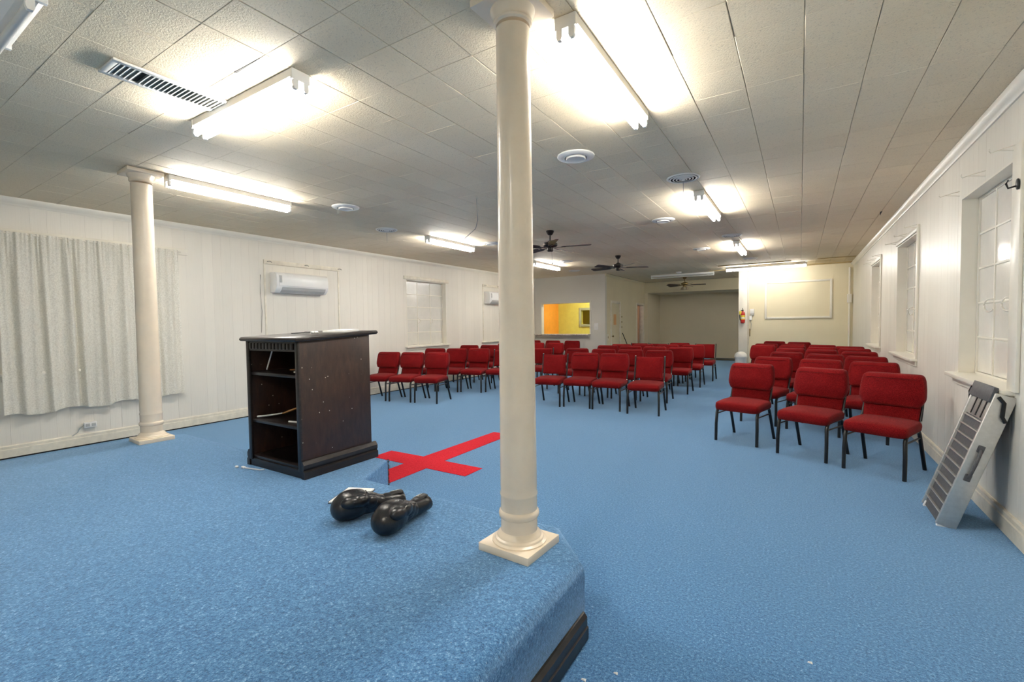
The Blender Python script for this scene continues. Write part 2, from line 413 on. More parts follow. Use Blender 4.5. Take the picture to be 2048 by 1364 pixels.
# ---- doors
def door(name, y0, y1, zt, label, leafmat):
    f = MB()
    for a, c2, z0, z1 in ((y0 - .07, y0 + .008, 0, zt + .07), (y1 - .008, y1 + .07, 0, zt + .07), (y0, y1, zt - .008, zt + .07)): f.box(XK - .142, a, z0, XK + .018, c2, z1)
    d = struct(name, f, 'trim_dirty', label, bevel=.004)
    return d
d = door('door_1', D1[0], D1[1], D1[3], 'closed cream door in the hallway side wall', 'wall_tan')
MB().box(XK - .06, D1[0] + .009, .01, XK - .02, D1[1] - .009, D1[3] - .009).build('door_leaf', 'wall_tan', d, bevel=.003)
MB().lathe([(.028, 0), (.028, .01), (.012, .02), (.012, .04), (.03, .05), (.03, .075), (.01, .085)], 12).xf(Matrix.Translation((XK - .02, D1[0] + .07, 1.0)) @ Matrix.Rotation(PI / 2, 4, 'Y')).build('door_knob', 'brass', d, smooth=50)
MB().box(XK - .02, D1[0] + .28, 1.36, XK - .014, D1[0] + .52, 1.70).build('notice', 'paper_orange', d)
for q in range(3): MB().box(XK, 14.90, 1.26 + .17 * q, XK + .012, 14.96, 1.30 + .17 * q).build('latch', 'brass', d)
d = door('door_2', D2[0], D2[1], D2[3], 'open doorway with red-brown interior in the hallway', 'red_brown')
MB().box(XK - .34, D2[1] - .03, .01, XK - .148, D2[1] + .01, D2[3]).build('door_leaf', 'pink_door', d, bevel=.003)
mb = MB().box(-7.2, 15.6, 0, -7.1, 18.6, 2.4); mb.box(-7.1, 18.5, 0, XK - .14, 18.6, 2.4); mb.box(-7.1, 16.26, 0, XK - .14, 16.34, 2.4); mb.box(-7.2, 15.6, 2.4, XK - .14, 18.6, 2.46)
struct('wall_side_room', mb, 'red_brown', 'red-brown wall of the side room')

k = thing('added_side_room_lamp', 'unseen bulb added to light the red-brown side room', 'lamp', (-6.1, 16.9, 2.4))  # invented bulb, added so the doorway interior does not stay black
MB().lathe([(.06, 0), (.06, -.02), (.03, -.03)], 14).build('base', 'white_metal', k, smooth=40)
MB().lathe([(.025, -.03), (.05, -.07), (.045, -.1), (.01, -.12)], 14).build('bulb', 'added_glow', k, smooth=60)

# ---- crown, baseboards
def run(prof, x, sgn, y0, y1, name, mat, label, **kw):
    return struct(name, MB().prism(prof, lambda a, h, t: (x - sgn * a, y0 + (y1 - y0) * t, h)), mat, label, **kw)
crown = [(0, CE - .085), (.012, CE - .085), (.016, CE - .07), (.03, CE - .06), (.045, CE - .04), (.058, CE - .018), (.058, CE - .002), (0, CE - .002)]
run(crown, XR, 1, YB, YE - .02, 'trim_5', 'trim', 'white cove moulding along the right wall', smooth=50)
run(crown, XL, -1, YB, YK, 'trim_6', 'trim', 'white cove moulding along the left wall', smooth=50)
base = [(0, 0.004), (.022, .004), (.022, .105), (.016, .112), (.016, .14), (.008, .152), (0, .152)]
run(base, XR, 1, YB, YE - .04, 'baseboard_right', 'trim_dirty', 'cream baseboard along the right wall')
o = run([(a, max(h, .018)) for a, h in base], XL, -1, YB, YK, 'baseboard_left', 'trim_dirty', 'cream baseboard along the left wall')
MB().box(XL + .0005, YB + .01, .001, XL + .012, YK - .01, .017).build('floor_gap', 'dark_gap', o)
struct('trim_7', MB().prism([(0, CE - .07), (-.012, CE - .07), (-.04, CE - .02), (-.04, CE - .002), (0, CE - .002)], lambda a, h, t: (XK - a, YK + (YH - YK) * t, h)), 'wall_tan', 'beige moulding at the hallway ceiling')

# ---- windows
def window(idx, x, sgn, y0, y1, label, near_first=True, grid=True, hooks=True):
    """x wall face, sgn +1 outwards to +x. Deep reveal, 3 x 5 panes"""
    dep = .105
    X = lambda d: x + sgn * d
    def bx(mb, d0, d1, a, c, z0, z1):
        p, q = sorted((X(d0), X(d1))); mb.box(p, a, z0, q, c, z1); return mb
    mb = MB()
    bx(mb, .0, .19, y0 - .0, y0 + .014, SILL, HEAD); bx(mb, .0, .19, y1 - .014, y1, SILL, HEAD); bx(mb, 0, .19, y0, y1, HEAD - .014, HEAD)
    root = struct('window_%d' % idx, mb, 'trim', label)
    bx(MB(), -.075, .19, y0 - .07, y1 + .07, SILL - .028, SILL + .006).build('window_sill', 'trim', root, bevel=.006)
    bx(MB(), -.022, 0, y0 - .05, y1 + .05, SILL - .09, SILL - .028).build('apron', 'trim', root, bevel=.006)
    fr = MB(); w = .022
    bx(fr, dep, dep + .03, y0 + .014, y0 + .014 + w, SILL, HEAD - .014); bx(fr, dep, dep + .03, y1 - .014 - w, y1 - .014, SILL, HEAD - .014)
    bx(fr, dep, dep + .03, y0 + .03, y1 - .03, SILL, SILL + w); bx(fr, dep, dep + .03, y0 + .03, y1 - .03, HEAD - .014 - w, HEAD - .014)
    fr.build('window_frame', 'trim', root, bevel=.003)
    a0, a1, z0, z1 = y0 + .03, y1 - .03, SILL + w, HEAD - .03
    nc, nr = 3, 5; mw = .009
    for i in range(1, nc):
        yy = a0 + (a1 - a0) * i / nc; bx(MB(), dep + .004, dep + .026, yy - mw, yy + mw, z0, z1).build('muntin', 'trim', root, bevel=.003)
    for j in range(1, nr):
        zz = z0 + (z1 - z0) * j / nr; bx(MB(), dep + .006, dep + .024, a0, a1, zz - mw, zz + mw).build('muntin', 'trim', root, bevel=.003)
    for i in range(nc):
        for j in range(nr):
            p0, p1 = a0 + (a1 - a0) * i / nc, a0 + (a1 - a0) * (i + 1) / nc; q0, q1 = z0 + (z1 - z0) * j / nr, z0 + (z1 - z0) * (j + 1) / nr
            bx(MB(), dep + .013, dep + .018, p0 + .004, p1 - .004, q0 + .004, q1 - .004).build('pane', 'pane', root)
    # C-shaped latch pulls hanging on the muntins
    for i in (1, 2):
        yy = a0 + (a1 - a0) * i / nc; zz = z0 + (z1 - z0) * 2 / nr
        pts = [(X(dep - .02 - .02 * math.sin(q)), yy + .045 * math.sin(q) * .8, zz + .02 - .05 * (1 - math.cos(q))) for q in [PI * 1.25 * k / 10 for k in range(11)]]
        MB().tube([(X(dep + .006), yy, zz + .02)] + pts, .006, 6).build('latch_pull', 'trim', root, smooth=60)
    if hooks:
        for yy in (y0 - .02, (y0 + y1) / 2, y1 + .06):
            zz = HEAD + .055
            pts = [(X(0), yy, zz + .02), (X(-.05), yy + .01, zz + .012), (X(-.10), yy + .015, zz), (X(-.125), yy + .015, zz - .008), (X(-.135), yy + .015, zz + .006), (X(-.13), yy + .015, zz + .02)]
            mbk = MB().tube(pts, .0035, 6); mbk.tube([(X(0), yy, zz - .02), (X(-.05), yy + .008, zz - .008), (X(-.09), yy + .014, zz)], .003, 6)
            mbk.build('curtain_hook', 'trim', root, smooth=60)
    return root
window(1, XR, 1, *WIN_R[0], 'deep white window above the leaning ramp')
window(2, XR, 1, *WIN_R[1], 'white window in the middle of the right wall')
window(3, XR, 1, *WIN_R[2], 'farthest white window in the right wall')
window(4, XL, -1, *WIN_L[0], 'window behind the lace curtain', hooks=False)
window(5, XL, -1, *WIN_L[1], 'white window in the left wall beside the air conditioner', hooks=False)
# casings
mb = MB()
for a, c in ((WIN_R[0][0] - .14, WIN_R[0][0]),): mb.box(XR - .022, a, SILL, XR, c, HEAD + .07)
struct('trim_8', mb, 'trim', 'white casing board beside the nearest right window', bevel=.005)
for i, (a, c) in enumerate(WIN_R[1:]):
    mb = MB().box(XR - .022, a - .07, SILL, XR, a, HEAD + .07); mb.box(XR - .02, a, HEAD, XR, c, HEAD + .06)
    struct('trim_%d' % (9 + i), mb, 'trim', ['white casing of the middle right window', 'white casing of the farthest right window'][i], bevel=.005)
a, c = WIN_L[1]
mb = MB().box(XL, a - .08, HEAD, XL + .03, c + .08, HEAD + .075); struct('trim_11', mb, 'trim_dirty', 'flaking head board over the left window', bevel=.004)
a, c = WIN_L[0]
mb = MB().box(XL, a - .4, HEAD + .01, XL + .025, c + .4, HEAD + .1); struct('trim_12', mb, 'trim', 'white head board above the lace curtain', bevel=.004)
# blocked-up window openings left of and right of the middle window
def blocked(n, y0, y1, label):
    mb = MB().box(XL, y0, HEAD + .01, XL + .03, y1, HEAD + .08)
    mb.box(XL, y0, SILL, XL + .012, y0 + .03, HEAD + .01); mb.box(XL, y1 - .03, SILL, XL + .012, y1, HEAD + .01)
    mb.box(XL, y0 - .05, SILL - .03, XL + .07, y1 + .05, SILL)
    o = struct('trim_%d' % n, mb, 'trim_dirty', label, bevel=.003)
    for yy in (y0 + .05, (y0 + y1) / 2, y1 - .04):
        MB().tube([(XL + .03, yy, HEAD + .05), (XL + .06, yy + .03, HEAD + .055), (XL + .065, yy + .06, HEAD + .04)], .006, 6).build('curtain_hook', 'grille_grey', o)
blocked(13, 4.26, 5.72, 'frame of a boarded-up window behind the near air conditioner')
blocked(14, 10.42, 11.85, 'frame of a boarded-up window under the far air conditioner')

# ---- ceiling: backing slab plus single tiles
TX, TY, TX0, TY0 = .3125, .3150, .006, 1.150
mb = MB().box(XL - .2, YB - .2, CE + .012, XR + .2, YA + .2, CE + .1)
ceil = tag(mb.build('ceiling', 'tile_back'), 'off-white square tiled ceiling', kind='structure')
def inside(x, y):
    if y > YK and x < XK: return False
    if YE - .1 < y < YE + .2 and x > XE + .1: return True
    return XL < x < XR and YB < y < YH
def proj(p):
    d = Vector(p) - Vector((0, 0, HC)); z = d.dot(_f)
    return (1024 + F_PX * d.dot(_r) / z, 682 - F_PX * d.dot(_u) / z, z) if z > .05 else None
cells = []
for i in range(-26, 6):
    for j in range(-12, 56):
        x, y = TX0 + (i + .5) * TX, TY0 + (j + .5) * TY
        if not inside(x, y): continue
        q = proj((x, y, CE)); vis = q and -60 < q[0] < 2108 and -60 < q[1]
        cells.append((0 if vis else 1, (x * x + y * y + 2.2), x, y))
cells.sort()
def tile_geo(mb, cx, cy, rnd):
    g = rnd.choice((.0008, .0012, .0018)); gy = rnd.choice((.0002, .0004, .0008)); e = .003; ey = .0015; h = .0022
    x0, x1 = cx - TX / 2 + g, cx + TX / 2 - g; y0, y1 = cy - TY / 2 + gy, cy + TY / 2 - gy
    x0, x1, y0, y1 = max(x0, XL), min(x1, XR), max(y0, YB), y1
    dz = [rnd.uniform(-.0012, .0012) for _ in range(4)]
    z = CE
    P = [(x0, y0), (x1, y0), (x1, y1), (x0, y1)]; Q = [(x0 + e, y0 + ey), (x1 - e, y0 + ey), (x1 - e, y1 - ey), (x0 + e, y1 - ey)]
    mb.rings([[(*p, z + .013) for p in P], [(*p, z + h + d) for p, d in zip(P, dz)], [(*p, z + d) for p, d in zip(Q, dz)]])
rnd = random.Random(11); rest = MB()
for n, (_, _, x, y) in enumerate(cells):
    if n < 300:
        mb = MB(); tile_geo(mb, x, y, rnd); mb.build('tile', 'tile', ceil)
    else: tile_geo(rest, x, y, rnd)
o = rest.build('tile_field', 'tile', ceil); o['kind'] = 'stuff'
MB().add([(-2.815, 1.462, CE - .0022), (-2.815, 1.476, CE - .0022), (-2.5, 1.467, CE - .0022), (-2.815, 1.462, CE + .002), (-2.815, 1.476, CE + .002), (-2.5, 1.467, CE + .002)], [(0, 2, 1), (3, 4, 5), (0, 1, 4, 3), (1, 2, 5, 4), (2, 0, 3, 5)]).build('open_joint', 'dark_gap', ceil)
MB().add([(.93, 8.2, CE - .0025), (.965, 8.5, CE - .0025), (.95, 8.15, CE - .0025), (.94, 8.3, CE + .002)], [(0, 1, 2), (0, 3, 1), (1, 3, 2), (2, 3, 0)]).build('open_joint', 'dark_gap', ceil)
# lifted boards at the far right
mb = MB()
for x0, x1, y, z in ((-1.9, -.2, 13.55, .0), (-1.2, .1, 13.95, .0), (.35, 1.1, 13.5, .0), (-2.3, 1.15, 14.72, 0)): mb.box(x0, y, CE - .016, x1, y + .022, CE - .001)
struct('trim_15', mb, plain('stained_batten', '#b99f68', .6, var=.25), 'stained battens on the far right ceiling')

# ================================================================== STAGE
XS0, XS1, YF = -5.63, -.83, 2.19
CH = .27
outline = [(XS0, YB + .02), (XS1, YB + .02), (XS1, YF - CH), (XS1 - .25, YF), (-2.634, YF), (-2.856, 2.60), (-3.785, 2.60), (-4.006, YF), (XS0 + .25, YF), (XS0, YF - CH)]
st = thing('stage_platform', 'low blue carpeted stage platform with clipped corners', 'stage', (0, 0, 0))
def inset(o, d):
    n = len(o); r = []
    for i in range(n):
        p0, p, p1 = Vector(o[i - 1]), Vector(o[i]), Vector(o[(i + 1) % n])
        e0 = (p - p0).normalized(); e1 = (p1 - p).normalized()
        n0 = Vector((-e0.y, e0.x)); n1 = Vector((-e1.y, e1.x)); k = (n0 + n1); k = k / max(.2, k.dot(n0))
        r.append(tuple(p + k * d))
    return r
R = [[(*p, z) for p in inset(outline, d)] for d, z in ((.03, .0), (.03, .04), (.0, .12), (.0, ZS - .06), (.005, ZS - .035), (.017, ZS - .016), (.036, ZS - .004), (.058, ZS))]
MB().rings(R).build('carpet_cover', 'carpet', st, smooth=40)
pr = [(0, 0.002), (.03, .002), (.03, .055), (.024, .06), (.024, .1), (.012, .118), (0, .122)]
MB().prism(pr, lambda a, h, t: (XS1 - .004 + a, YB + .05 + (YF - CH - .02 - YB - .05) * t, h)).build('skirting_board', 'wood_black', st)
tag(st.children[-1], 'dark wooden skirting board')
MB().prism(pr, lambda a, h, t: (XS0 + .004 - a, YB + .05 + (YF - CH - .02 - YB - .05) * t, h)).build('skirting_board', 'wood_black', st)
# frayed edge threads
mb = MB(); r2 = random.Random(2)
for q in range(26):
    z = ZS - .02 - q * .012; mb.box(-2.8575, 2.597, z, -2.848 + r2.uniform(0, .008), 2.6035, z + .006)
mb.build('frayed_seam', 'black', st)

# red cross let into the floor carpet
mb = MB(); z1 = .004
co = [(-3.475, 2.62), (-3.163, 2.62), (-3.166, 3.385), (-2.675, 3.385), (-2.672, 3.66), (-3.17, 3.662), (-3.165, 4.985), (-3.44, 4.985), (-3.472, 3.672), (-3.962, 3.665), (-3.955, 3.388), (-3.475, 3.385)]
mb.rings([[(x, y, .0005) for x, y in co], [(x, y, z1) for x, y in co]])
tag(mb.build('carpet_cross', 'carpet_red'), 'red cross of carpet laid in the floor before the lectern', 'cross')

# ================================================================== PILLARS
def pillar(label, x, y, r0, r1, pw, rot):
    p = thing('pillar', label, 'pillar', (x, y, ZS), rot, 'round pillars on the stage')
    H = CE - ZS
    MB().box(-pw, -pw, 0, pw, pw, .038).build('plinth', 'pillar', p, bevel=.003)
    k = r0 / .088
    MB().lathe([(pw * .93, .038), (pw * .93, .044), (pw * .84, .05), (pw * .82, .058), (pw * .76, .064), (pw * .73, .074), (pw * .66, .082), (pw * .62, .09)], 40).build('base_moulding', 'pillar', p, smooth=30)
    MB().lathe([(r0 * 1.0, .085), (r0 * 1.0, .15), (r0 * 1.09, .158), (r0 * 1.12, .17), (r0 * 1.09, .182), (r0 * 1.0, .19), (r0 * 1.0, .255), (r0 * 1.03, .262), (r0 * 1.03, .268), (r0 * .985, .285)]
               + [(r0 + (r1 - r0) * t, .30 + (H - .42) * t) for t in (0, .3, .6, 1)], 40).build('shaft', 'pillar', p, smooth=40)
    MB().lathe([(r1 * 1.0, H - .105), (r1 * 1.12, H - .098), (r1 * 1.15, H - .09), (r1 * 1.12, H - .082), (r1 * 1.14, H - .07), (r1 * 1.28, H - .052), (r1 * 1.33, H - .035)], 40).build('capital', 'pillar', p, smooth=30)
    MB().box(-pw, -pw, H - .036, pw, pw, H - .003).build('cap_plate', 'pillar', p, bevel=.003)
    return p
pillar('tall cream pillar at the front corner of the stage', -1.152, 1.875, .0885, .079, .142, math.radians(-3))
pillar('cream pillar before the lace curtain', -5.33, 1.872, .0885, .083, .142, math.radians(-3))

# ================================================================== LIGHTS
def fixture(label, cx, cy, L, rot, lit=True, tubes=2, w=.054):
    o = thing('fluorescent_light', label, 'ceiling light', (cx, cy, CE - .003), rot, 'fluorescent ceiling lights')
    h = L / 2
    MB().prism([(-w, 0), (w, 0), (w, -.045), (w * .55, -.062), (-w * .55, -.062), (-w, -.045)], lambda a, z, t: (a, -h + 2 * h * t, z)).build('housing', 'white_metal', o, smooth=20)
    xs = (-.032, .032) if tubes == 2 else (0,)
    for s in (-1, 1):
        mb = MB().box(-w - .003, s * h - .012, -.062, w + .003, s * h + .012, 0)
        e = mb.build('end_cap', 'white_metal', o, bevel=.004)
        for x in xs:
            MB().prism([(x - .015, -.058), (x + .015, -.058), (x + .015, -.1), (x + .009, -.113), (x - .009, -.113), (x - .015, -.1)], lambda a, z, t: (a, s * h - .011 + .022 * t, z)).build('lamp_holder', 'white_metal', e)
    for x in xs:
        mb = MB(); n = 10
        R = [[(x + .0185 * math.cos(2 * PI * i / n), y, -.092 + .0185 * math.sin(2 * PI * i / n)) for i in range(n)] for y in (-h + .013, h - .013)]
        mb.rings(R).build('lamp_tube', 'tube' if lit else 'off_tube', o, smooth=40)
    return o
fixture('lit twin-tube light on the ceiling right of the tall pillar', -.975, 2.69, 1.22, 0)
fixture('lit twin-tube light beside the rectangular ceiling vent', -3.09, 1.667, 1.2, PI / 2)
fixture('short unlit light cut off at the top left corner', -3.12, .62, .6, PI / 2, lit=False, tubes=1)
fixture('lit twin-tube light beside the far cream pillar', -5.222, 2.67, 1.24, 0)
fixture('lit twin-tube light nearest the left wall window', -5.30, 6.43, 1.24, 0)
fixture('lit light close to the kitchen wall', -5.383, 10.25, 1.3, 0)
fixture('lit twin-tube light third along the right half of the ceiling', -.99, 6.27, 1.3, 0)
fixture('lit small far light before the end wall', -1.02, 10.2, 1.35, 0)
fixture('long glowing light across the front of the end wall', -.82, 14.15, 1.9, PI / 2, tubes=1)
fixture('long unlit white light in front of the far brass fan', -3.14, 14.98, 1.85, PI / 2, lit=False, tubes=1)

fixture('twin-tube light behind the photographer on the right', -.975, -1.05, 1.22, 0)

fixture('unseen light added behind the end wall to brighten the alcove', .1, 16.4, 1.22, 0, tubes=1)  # fixture out of view, added to lift the dim alcove and hallway

# round ceiling diffusers
def speaker(label, x, y, r=.165):
    o = thing('ceiling_diffuser', label, 'vent', (x, y, CE - .002), 0, 'round flat ceiling diffusers')
    MB().lathe([(r, 0), (r, -.006), (r * .97, -.012), (r * .66, -.022), (r * .6, -.02), (r * .6, 0)], 36).build('ring', 'white_metal', o, smooth=40)
    MB().lathe([(r * .53, -.012), (r * .53, -.028), (r * .5, -.034), (r * .44, -.03), (.01, -.026)], 32).build('centre_disc', 'white_metal', o, smooth=40)
    MB().lathe([(r * .6, -.004), (r * .6, -.006), (.01, -.006)], 24).build('recess', 'grille_grey', o)
def louvre(label, x, y, r=.165, chain=True):
    o = thing('ceiling_louvre', label, 'vent', (x, y, CE - .002), 0, 'round louvred ceiling vents')
    MB().lathe([(r, 0), (r, -.006), (r * .93, -.014), (r * .86, -.01), (r * .86, 0)], 36).build('rim', 'white_metal', o, smooth=40)
    for k in range(4):
        a = r * (.84 - .19 * k)
        MB().rings([[(q * math.cos(2 * PI * i / 32), q * math.sin(2 * PI * i / 32), z) for i in range(32)] for q, z in ((a - .004, -.010 - .002 * k), (a - .017, -.016 - .002 * k), (a - .015, -.019 - .002 * k), (a - .002, -.013 - .002 * k))], close=True).build('cone_ring', 'white_metal', o, smooth=60)
    MB().lathe([(r * .12, -.012), (r * .1, -.028), (.004, -.03)], 16).build('centre_knob', 'white_metal', o, smooth=60)
    MB().lathe([(r * .88, -.001), (r * .88, -.003), (.01, -.003)], 24).build('throat', 'dark_gap', o)
    if chain: MB().tube([(0, 0, -.05), (.002, .002, -.2)], .0025, 5).build('pull_chain', 'grille_grey', o)
speaker('flat round diffuser right of the tall pillar top', -1.71, 3.83)
speaker('flat round diffuser left of the stained dark louvre', -4.83, 3.81)
speaker('second flat diffuser along the right row', -1.71, 6.92)
speaker('third flat diffuser along the right row', -1.73, 10.1)
speaker('flat diffuser left of the nearest ceiling fan', -4.84, 7.0)
speaker('flat diffuser behind the nearest fan beside a glowing tube', -4.78, 10.1)
louvre('nearest louvred vent before the second right light', -1.04, 5.03)
louvre('dark louvred vent nearest the left wall', -5.46, 5.06)
louvre('louvred vent before the small far light', -1.02, 8.86)
louvre('farthest louvred vent by the end wall', -1.02, 12.36, chain=False)
louvre('small louvred vent by the kitchen wall', -5.45, 12.05, chain=False)
o = thing('smoke_detector', 'small white smoke detector above the unlit light', 'smoke detector', (-3.1, 14.4, CE - .002))
MB().lathe([(.08, 0), (.08, -.02), (.06, -.038), (.01, -.04)], 20).build('cover', 'white_plastic', o, smooth=40)
MB().lathe([(.085, 0), (.085, -.006)], 20).build('base', 'white_plastic', o)

# rectangular vent
o = thing('ceiling_register', 'long rectangular louvred vent in the ceiling at left', 'vent', (-3.31, 1.335, CE - .002))
hw, hl = .085, .285
mb = MB()
for x0, y0, x1, y1 in ((-hw - .03, -hl - .03, -hw, hl + .03), (hw, -hl - .03, hw + .03, hl + .03), (-hw, -hl - .03, hw, -hl), (-hw, hl, hw, hl + .03)): mb.box(x0, y0, -.014, x1, y1, 0)
mb.build('frame', 'white_metal', o, bevel=.003)
MB().box(-hw, -hl, -.004, hw, hl, -.002).build('throat', 'grille_grey', o)
ns = 24
yy = -hl + 2 * hl * 5.5 / ns; MB().box(-hw, yy - .011, -.005, hw, yy + .011, -.004).build('missing_slat_gap', 'dark_gap', o)
for k in range(ns):
    if k == 5: continue
    yy = -hl + 2 * hl * (k + .5) / ns
    MB().prism([(-.009, -.013), (-.006, -.014), (.009, -.004), (.006, -.003)], lambda a, z, t, yy=yy: (-hw + 2 * hw * t, yy + a, z)).build('slat', 'white_metal', o)
# hanging wire
mb = MB().tube([(-3.229, 4.394, CE), (-3.23, 4.40, CE - .12), (-3.235, 4.42, CE - .26), (-3.27, 4.42, CE - .36), (-3.35, 4.40, CE - .42), (-3.41, 4.38, CE - .47)], .004, 6)
tag(mb.build('hanging_wire', 'grille_grey', smooth=60), 'thin grey wire dangling from the ceiling', 'wire')

# ================================================================== FANS
def fan(label, x, y, mat, bladem, rot, rod=.11, n=5, L=.66, glass=False, chain=True):
    o = thing('ceiling_fan', label, 'fan', (x, y, CE - .002), rot, 'ceiling fans')
    MB().lathe([(.062, 0), (.066, -.012), (.058, -.03), (.04, -.06), (.026, -.072)], 20).build('canopy', mat, o, smooth=40)
    MB().lathe([(.012, -.065), (.012, -.07 - rod)], 10).build('downrod', mat, o, smooth=40)
    z = -.07 - rod
    MB().lathe([(.03, z + .02), (.05, z), (.1, z - .012), (.118, z - .028), (.118, z - .058), (.1, z - .078), (.06, z - .09)], 26).build('motor', mat, o, smooth=35)
    MB().lathe([(.048, z - .085), (.052, z - .1), (.052, z - .14), (.04, z - .155), (.01, z - .158)], 18).build('switch_housing', mat, o, smooth=40)
    zb = z - .085
    for k in range(n):
        a = 2 * PI * k / n
        Rm = Matrix.Rotation(a, 4, 'Z')
        out = []
        for t, hw in ((.19, .045), (.24, .055), (.4, .064), (.55, .072), (L - .04, .075), (L - .01, .064), (L, .045)): out.append((t, hw))
        ol = [(t, h) for t, h in out] + [(t, -h) for t, h in reversed(out)]
        tilt = math.tan(math.radians(15))
        bl = MB().rings([[Rm @ Vector((t, h, zb + h * tilt - .003)) for t, h in ol], [Rm @ Vector((t, h, zb + h * tilt + .003)) for t, h in ol]]).build('blade', bladem, o)
        ir = [(.08, .014), (.15, .012), (.2, .03), (.26, .028)]; il = [(t, h) for t, h in ir] + [(t, -h) for t, h in reversed(ir)]
        MB().rings([[Rm @ Vector((t, h, zb + h * tilt - .008)) for t, h in il], [Rm @ Vector((t, h, zb + h * tilt - .0035)) for t, h in il]]).build('blade_iron', mat, bl)
    if glass:
        for k in range(3):
            a = 2 * PI * k / 3 + .4
            MB().lathe([(.015, 0), (.025, -.01), (.055, -.06), (.065, -.1), (.06, -.1)], 14, (.085 * math.cos(a), .085 * math.sin(a), z - .14), cap=False).build('glass_shade', 'glass_dome', o, smooth=60)
    if chain: 
        c = MB().tube([(.03, 0, z - .15), (.03, 0, z - .33)], .002, 5).build('pull_chain', mat, o)
        MB().lathe([(.002, 0), (.011, -.01), (.011, -.024), (.002, -.032)], 10, (.03, 0, z - .33)).build('chain_pull', mat, c, smooth=60)
    return o
fan('dark bronze ceiling fan beside the tall pillar', -3.43, 6.65, 'bronze', 'blade', math.radians(14))
fan('dark bronze ceiling fan in mid ceiling beyond the first', -3.46, 10.0, 'bronze', 'blade', math.radians(28), chain=False)
fan('brass ceiling fan with glass shades before the alcove', -3.3, 16.2, 'brass', 'blade', math.radians(10), glass=True, chain=False)

# ================================================================== CHAIRS
def pad(outline_pts, y_front, thick, lean, name, parent, mat='fabric', puff=.012, curve=0.0):
    """upholstered slab: outline in (x,z); front towards -y; lean(z)->y"""
    cx = sum(p[0] for p in outline_pts) / len(outline_pts); cz = sum(p[1] for p in outline_pts) / len(outline_pts)
    R = []
    for t, s in ((0, .80), (.04, .93), (.16, .985), (.45, 1.0), (.8, .99), (1.0, .955)):
        ring = []
        for x, z in outline_pts:
            dx, dz = x - cx, z - cz; L = math.hypot(dx, dz); k = 1 - (1 - s) * .055 / max(L, .03) * 4.0
            k = max(.6, min(1, k)) if s < 1 else 1
            X, Z = cx + dx * k, cz + dz * k
            ring.append((X, y_front + thick * t + lean(Z) - puff * (1 - t) * (0 if t else 1) + curve * X * X, Z))
        R.append(ring)
    return MB().rings(R).build(name, mat, parent, smooth=50)
def rounded(pts, r, n=4):
    """round the corners of a polygon"""
    out = []
    N = len(pts)
    for i in range(N):
        p0, p, p1 = Vector(pts[i - 1]), Vector(pts[i]), Vector(pts[(i + 1) % N])
        rr = r[i] if isinstance(r, (list, tuple)) else r
        a = p + (p0 - p).normalized() * rr; c = p + (p1 - p).normalized() * rr
        for k in range(n + 1):
            t = k / n; out.append(tuple(a * (1 - t) ** 2 + p * 2 * t * (1 - t) + c * t * t))
    return out
lean = lambda z: -.085 * max(0, (.905 - z)) / .43
def make_chair(kind):
    t = thing('church_chair', '-', 'chair')
    wl = .228 if kind == 'A' else .236
    # seat
    def warp(x, y, z):
        f = max(0, (-y - .30) / .22); z2 = z - .018 * f * f
        if z > .43: z2 += .012 * (1 - (x / .25) ** 2)
        return (x * (1 - .03 * max(0, (y + .25) / .2)), y, z2)
    MB().superell((0, -.285, .432), .25, .245, .052, .34, .2, 40, 10, warp).build('seat', 'fabric', t, smooth=70)
    MB().box(-.215, -.46, .382, .215, -.09, .396).build('seat_board', 'black', t)
    if kind == 'A':
        o1 = rounded([(-.222, .60), (.222, .60), (.258, .67), (.256, .76), (.244, .86), (.222, .907), (-.222, .907), (-.244, .86), (-.256, .76), (-.258, .67)], [.02, .02, .03, .03, .03, .03, .03, .03, .03, .03])
        pad(o1, -.075, .11, lean, 'backrest', t)
        o2 = rounded([(-.218, .46), (.218, .46), (.222, .612), (-.222, .612)], .02)
        pad(o2, -.022, .05, lean, 'lumbar_pad', t)
        pt = .80
    else:
        o1 = rounded([(-.212, .52), (.212, .52), (.215, .865), (-.215, .865)], .018)
        pad(o1, -.03, .05, lean, 'backrest', t)
        pt = .872
    for s in (-1, 1):
        x = s * wl
        MB().tube([(x * 1.02, -.505, 0), (x * 1.02, -.498, .2), (x * 1.0, -.488, .335), (x, -.47, .375), (x, -.435, .393), (x, -.38, .395)], .0168, 10).build('leg', 'black_metal', t, smooth=60)
        MB().tube([(x * 1.0, -.15, .395), (x, -.12, .375), (x * 1.0, -.095, .33), (x * 1.03, .032, 0)], .0168, 10).build('leg', 'black_metal', t, smooth=60)
        MB().tube([(x, -.39, .395), (x, -.12, .393)], .0125, 8).build('seat_rail', 'black_metal', t, smooth=60)
        MB().tube([(x, -.489, .325), (x, -.094, .325)], .008, 8).build('stretcher', 'black_metal', t, smooth=60)
        pm = 'chrome' if kind == 'B' else 'black_metal'
        MB().tube([(x, -.13, .40), (x, -.098, .45), (x, lean(.6) + .02, .6), (x, lean(pt) + .025, pt)], .0125 if kind == 'B' else .011, 8).build('back_post', 'black_metal', t, smooth=60)
        MB().lathe([(.016, 0), (.014, .004)], 10).xf(Matrix.Translation((x + s * .008, -.105, .47)) @ Matrix.Rotation(PI / 2, 4, 'Y')).build('connector', 'chrome', t)
        if kind == 'B': MB().lathe([(.0125, 0), (.012, .008), (.004, .012)], 8, (x, lean(pt) + .025, pt)).build('post_cap', 'chrome', t)
    return t
proto = {'A': make_chair('A'), 'B': make_chair('B')}; used = {'A': False, 'B': False}
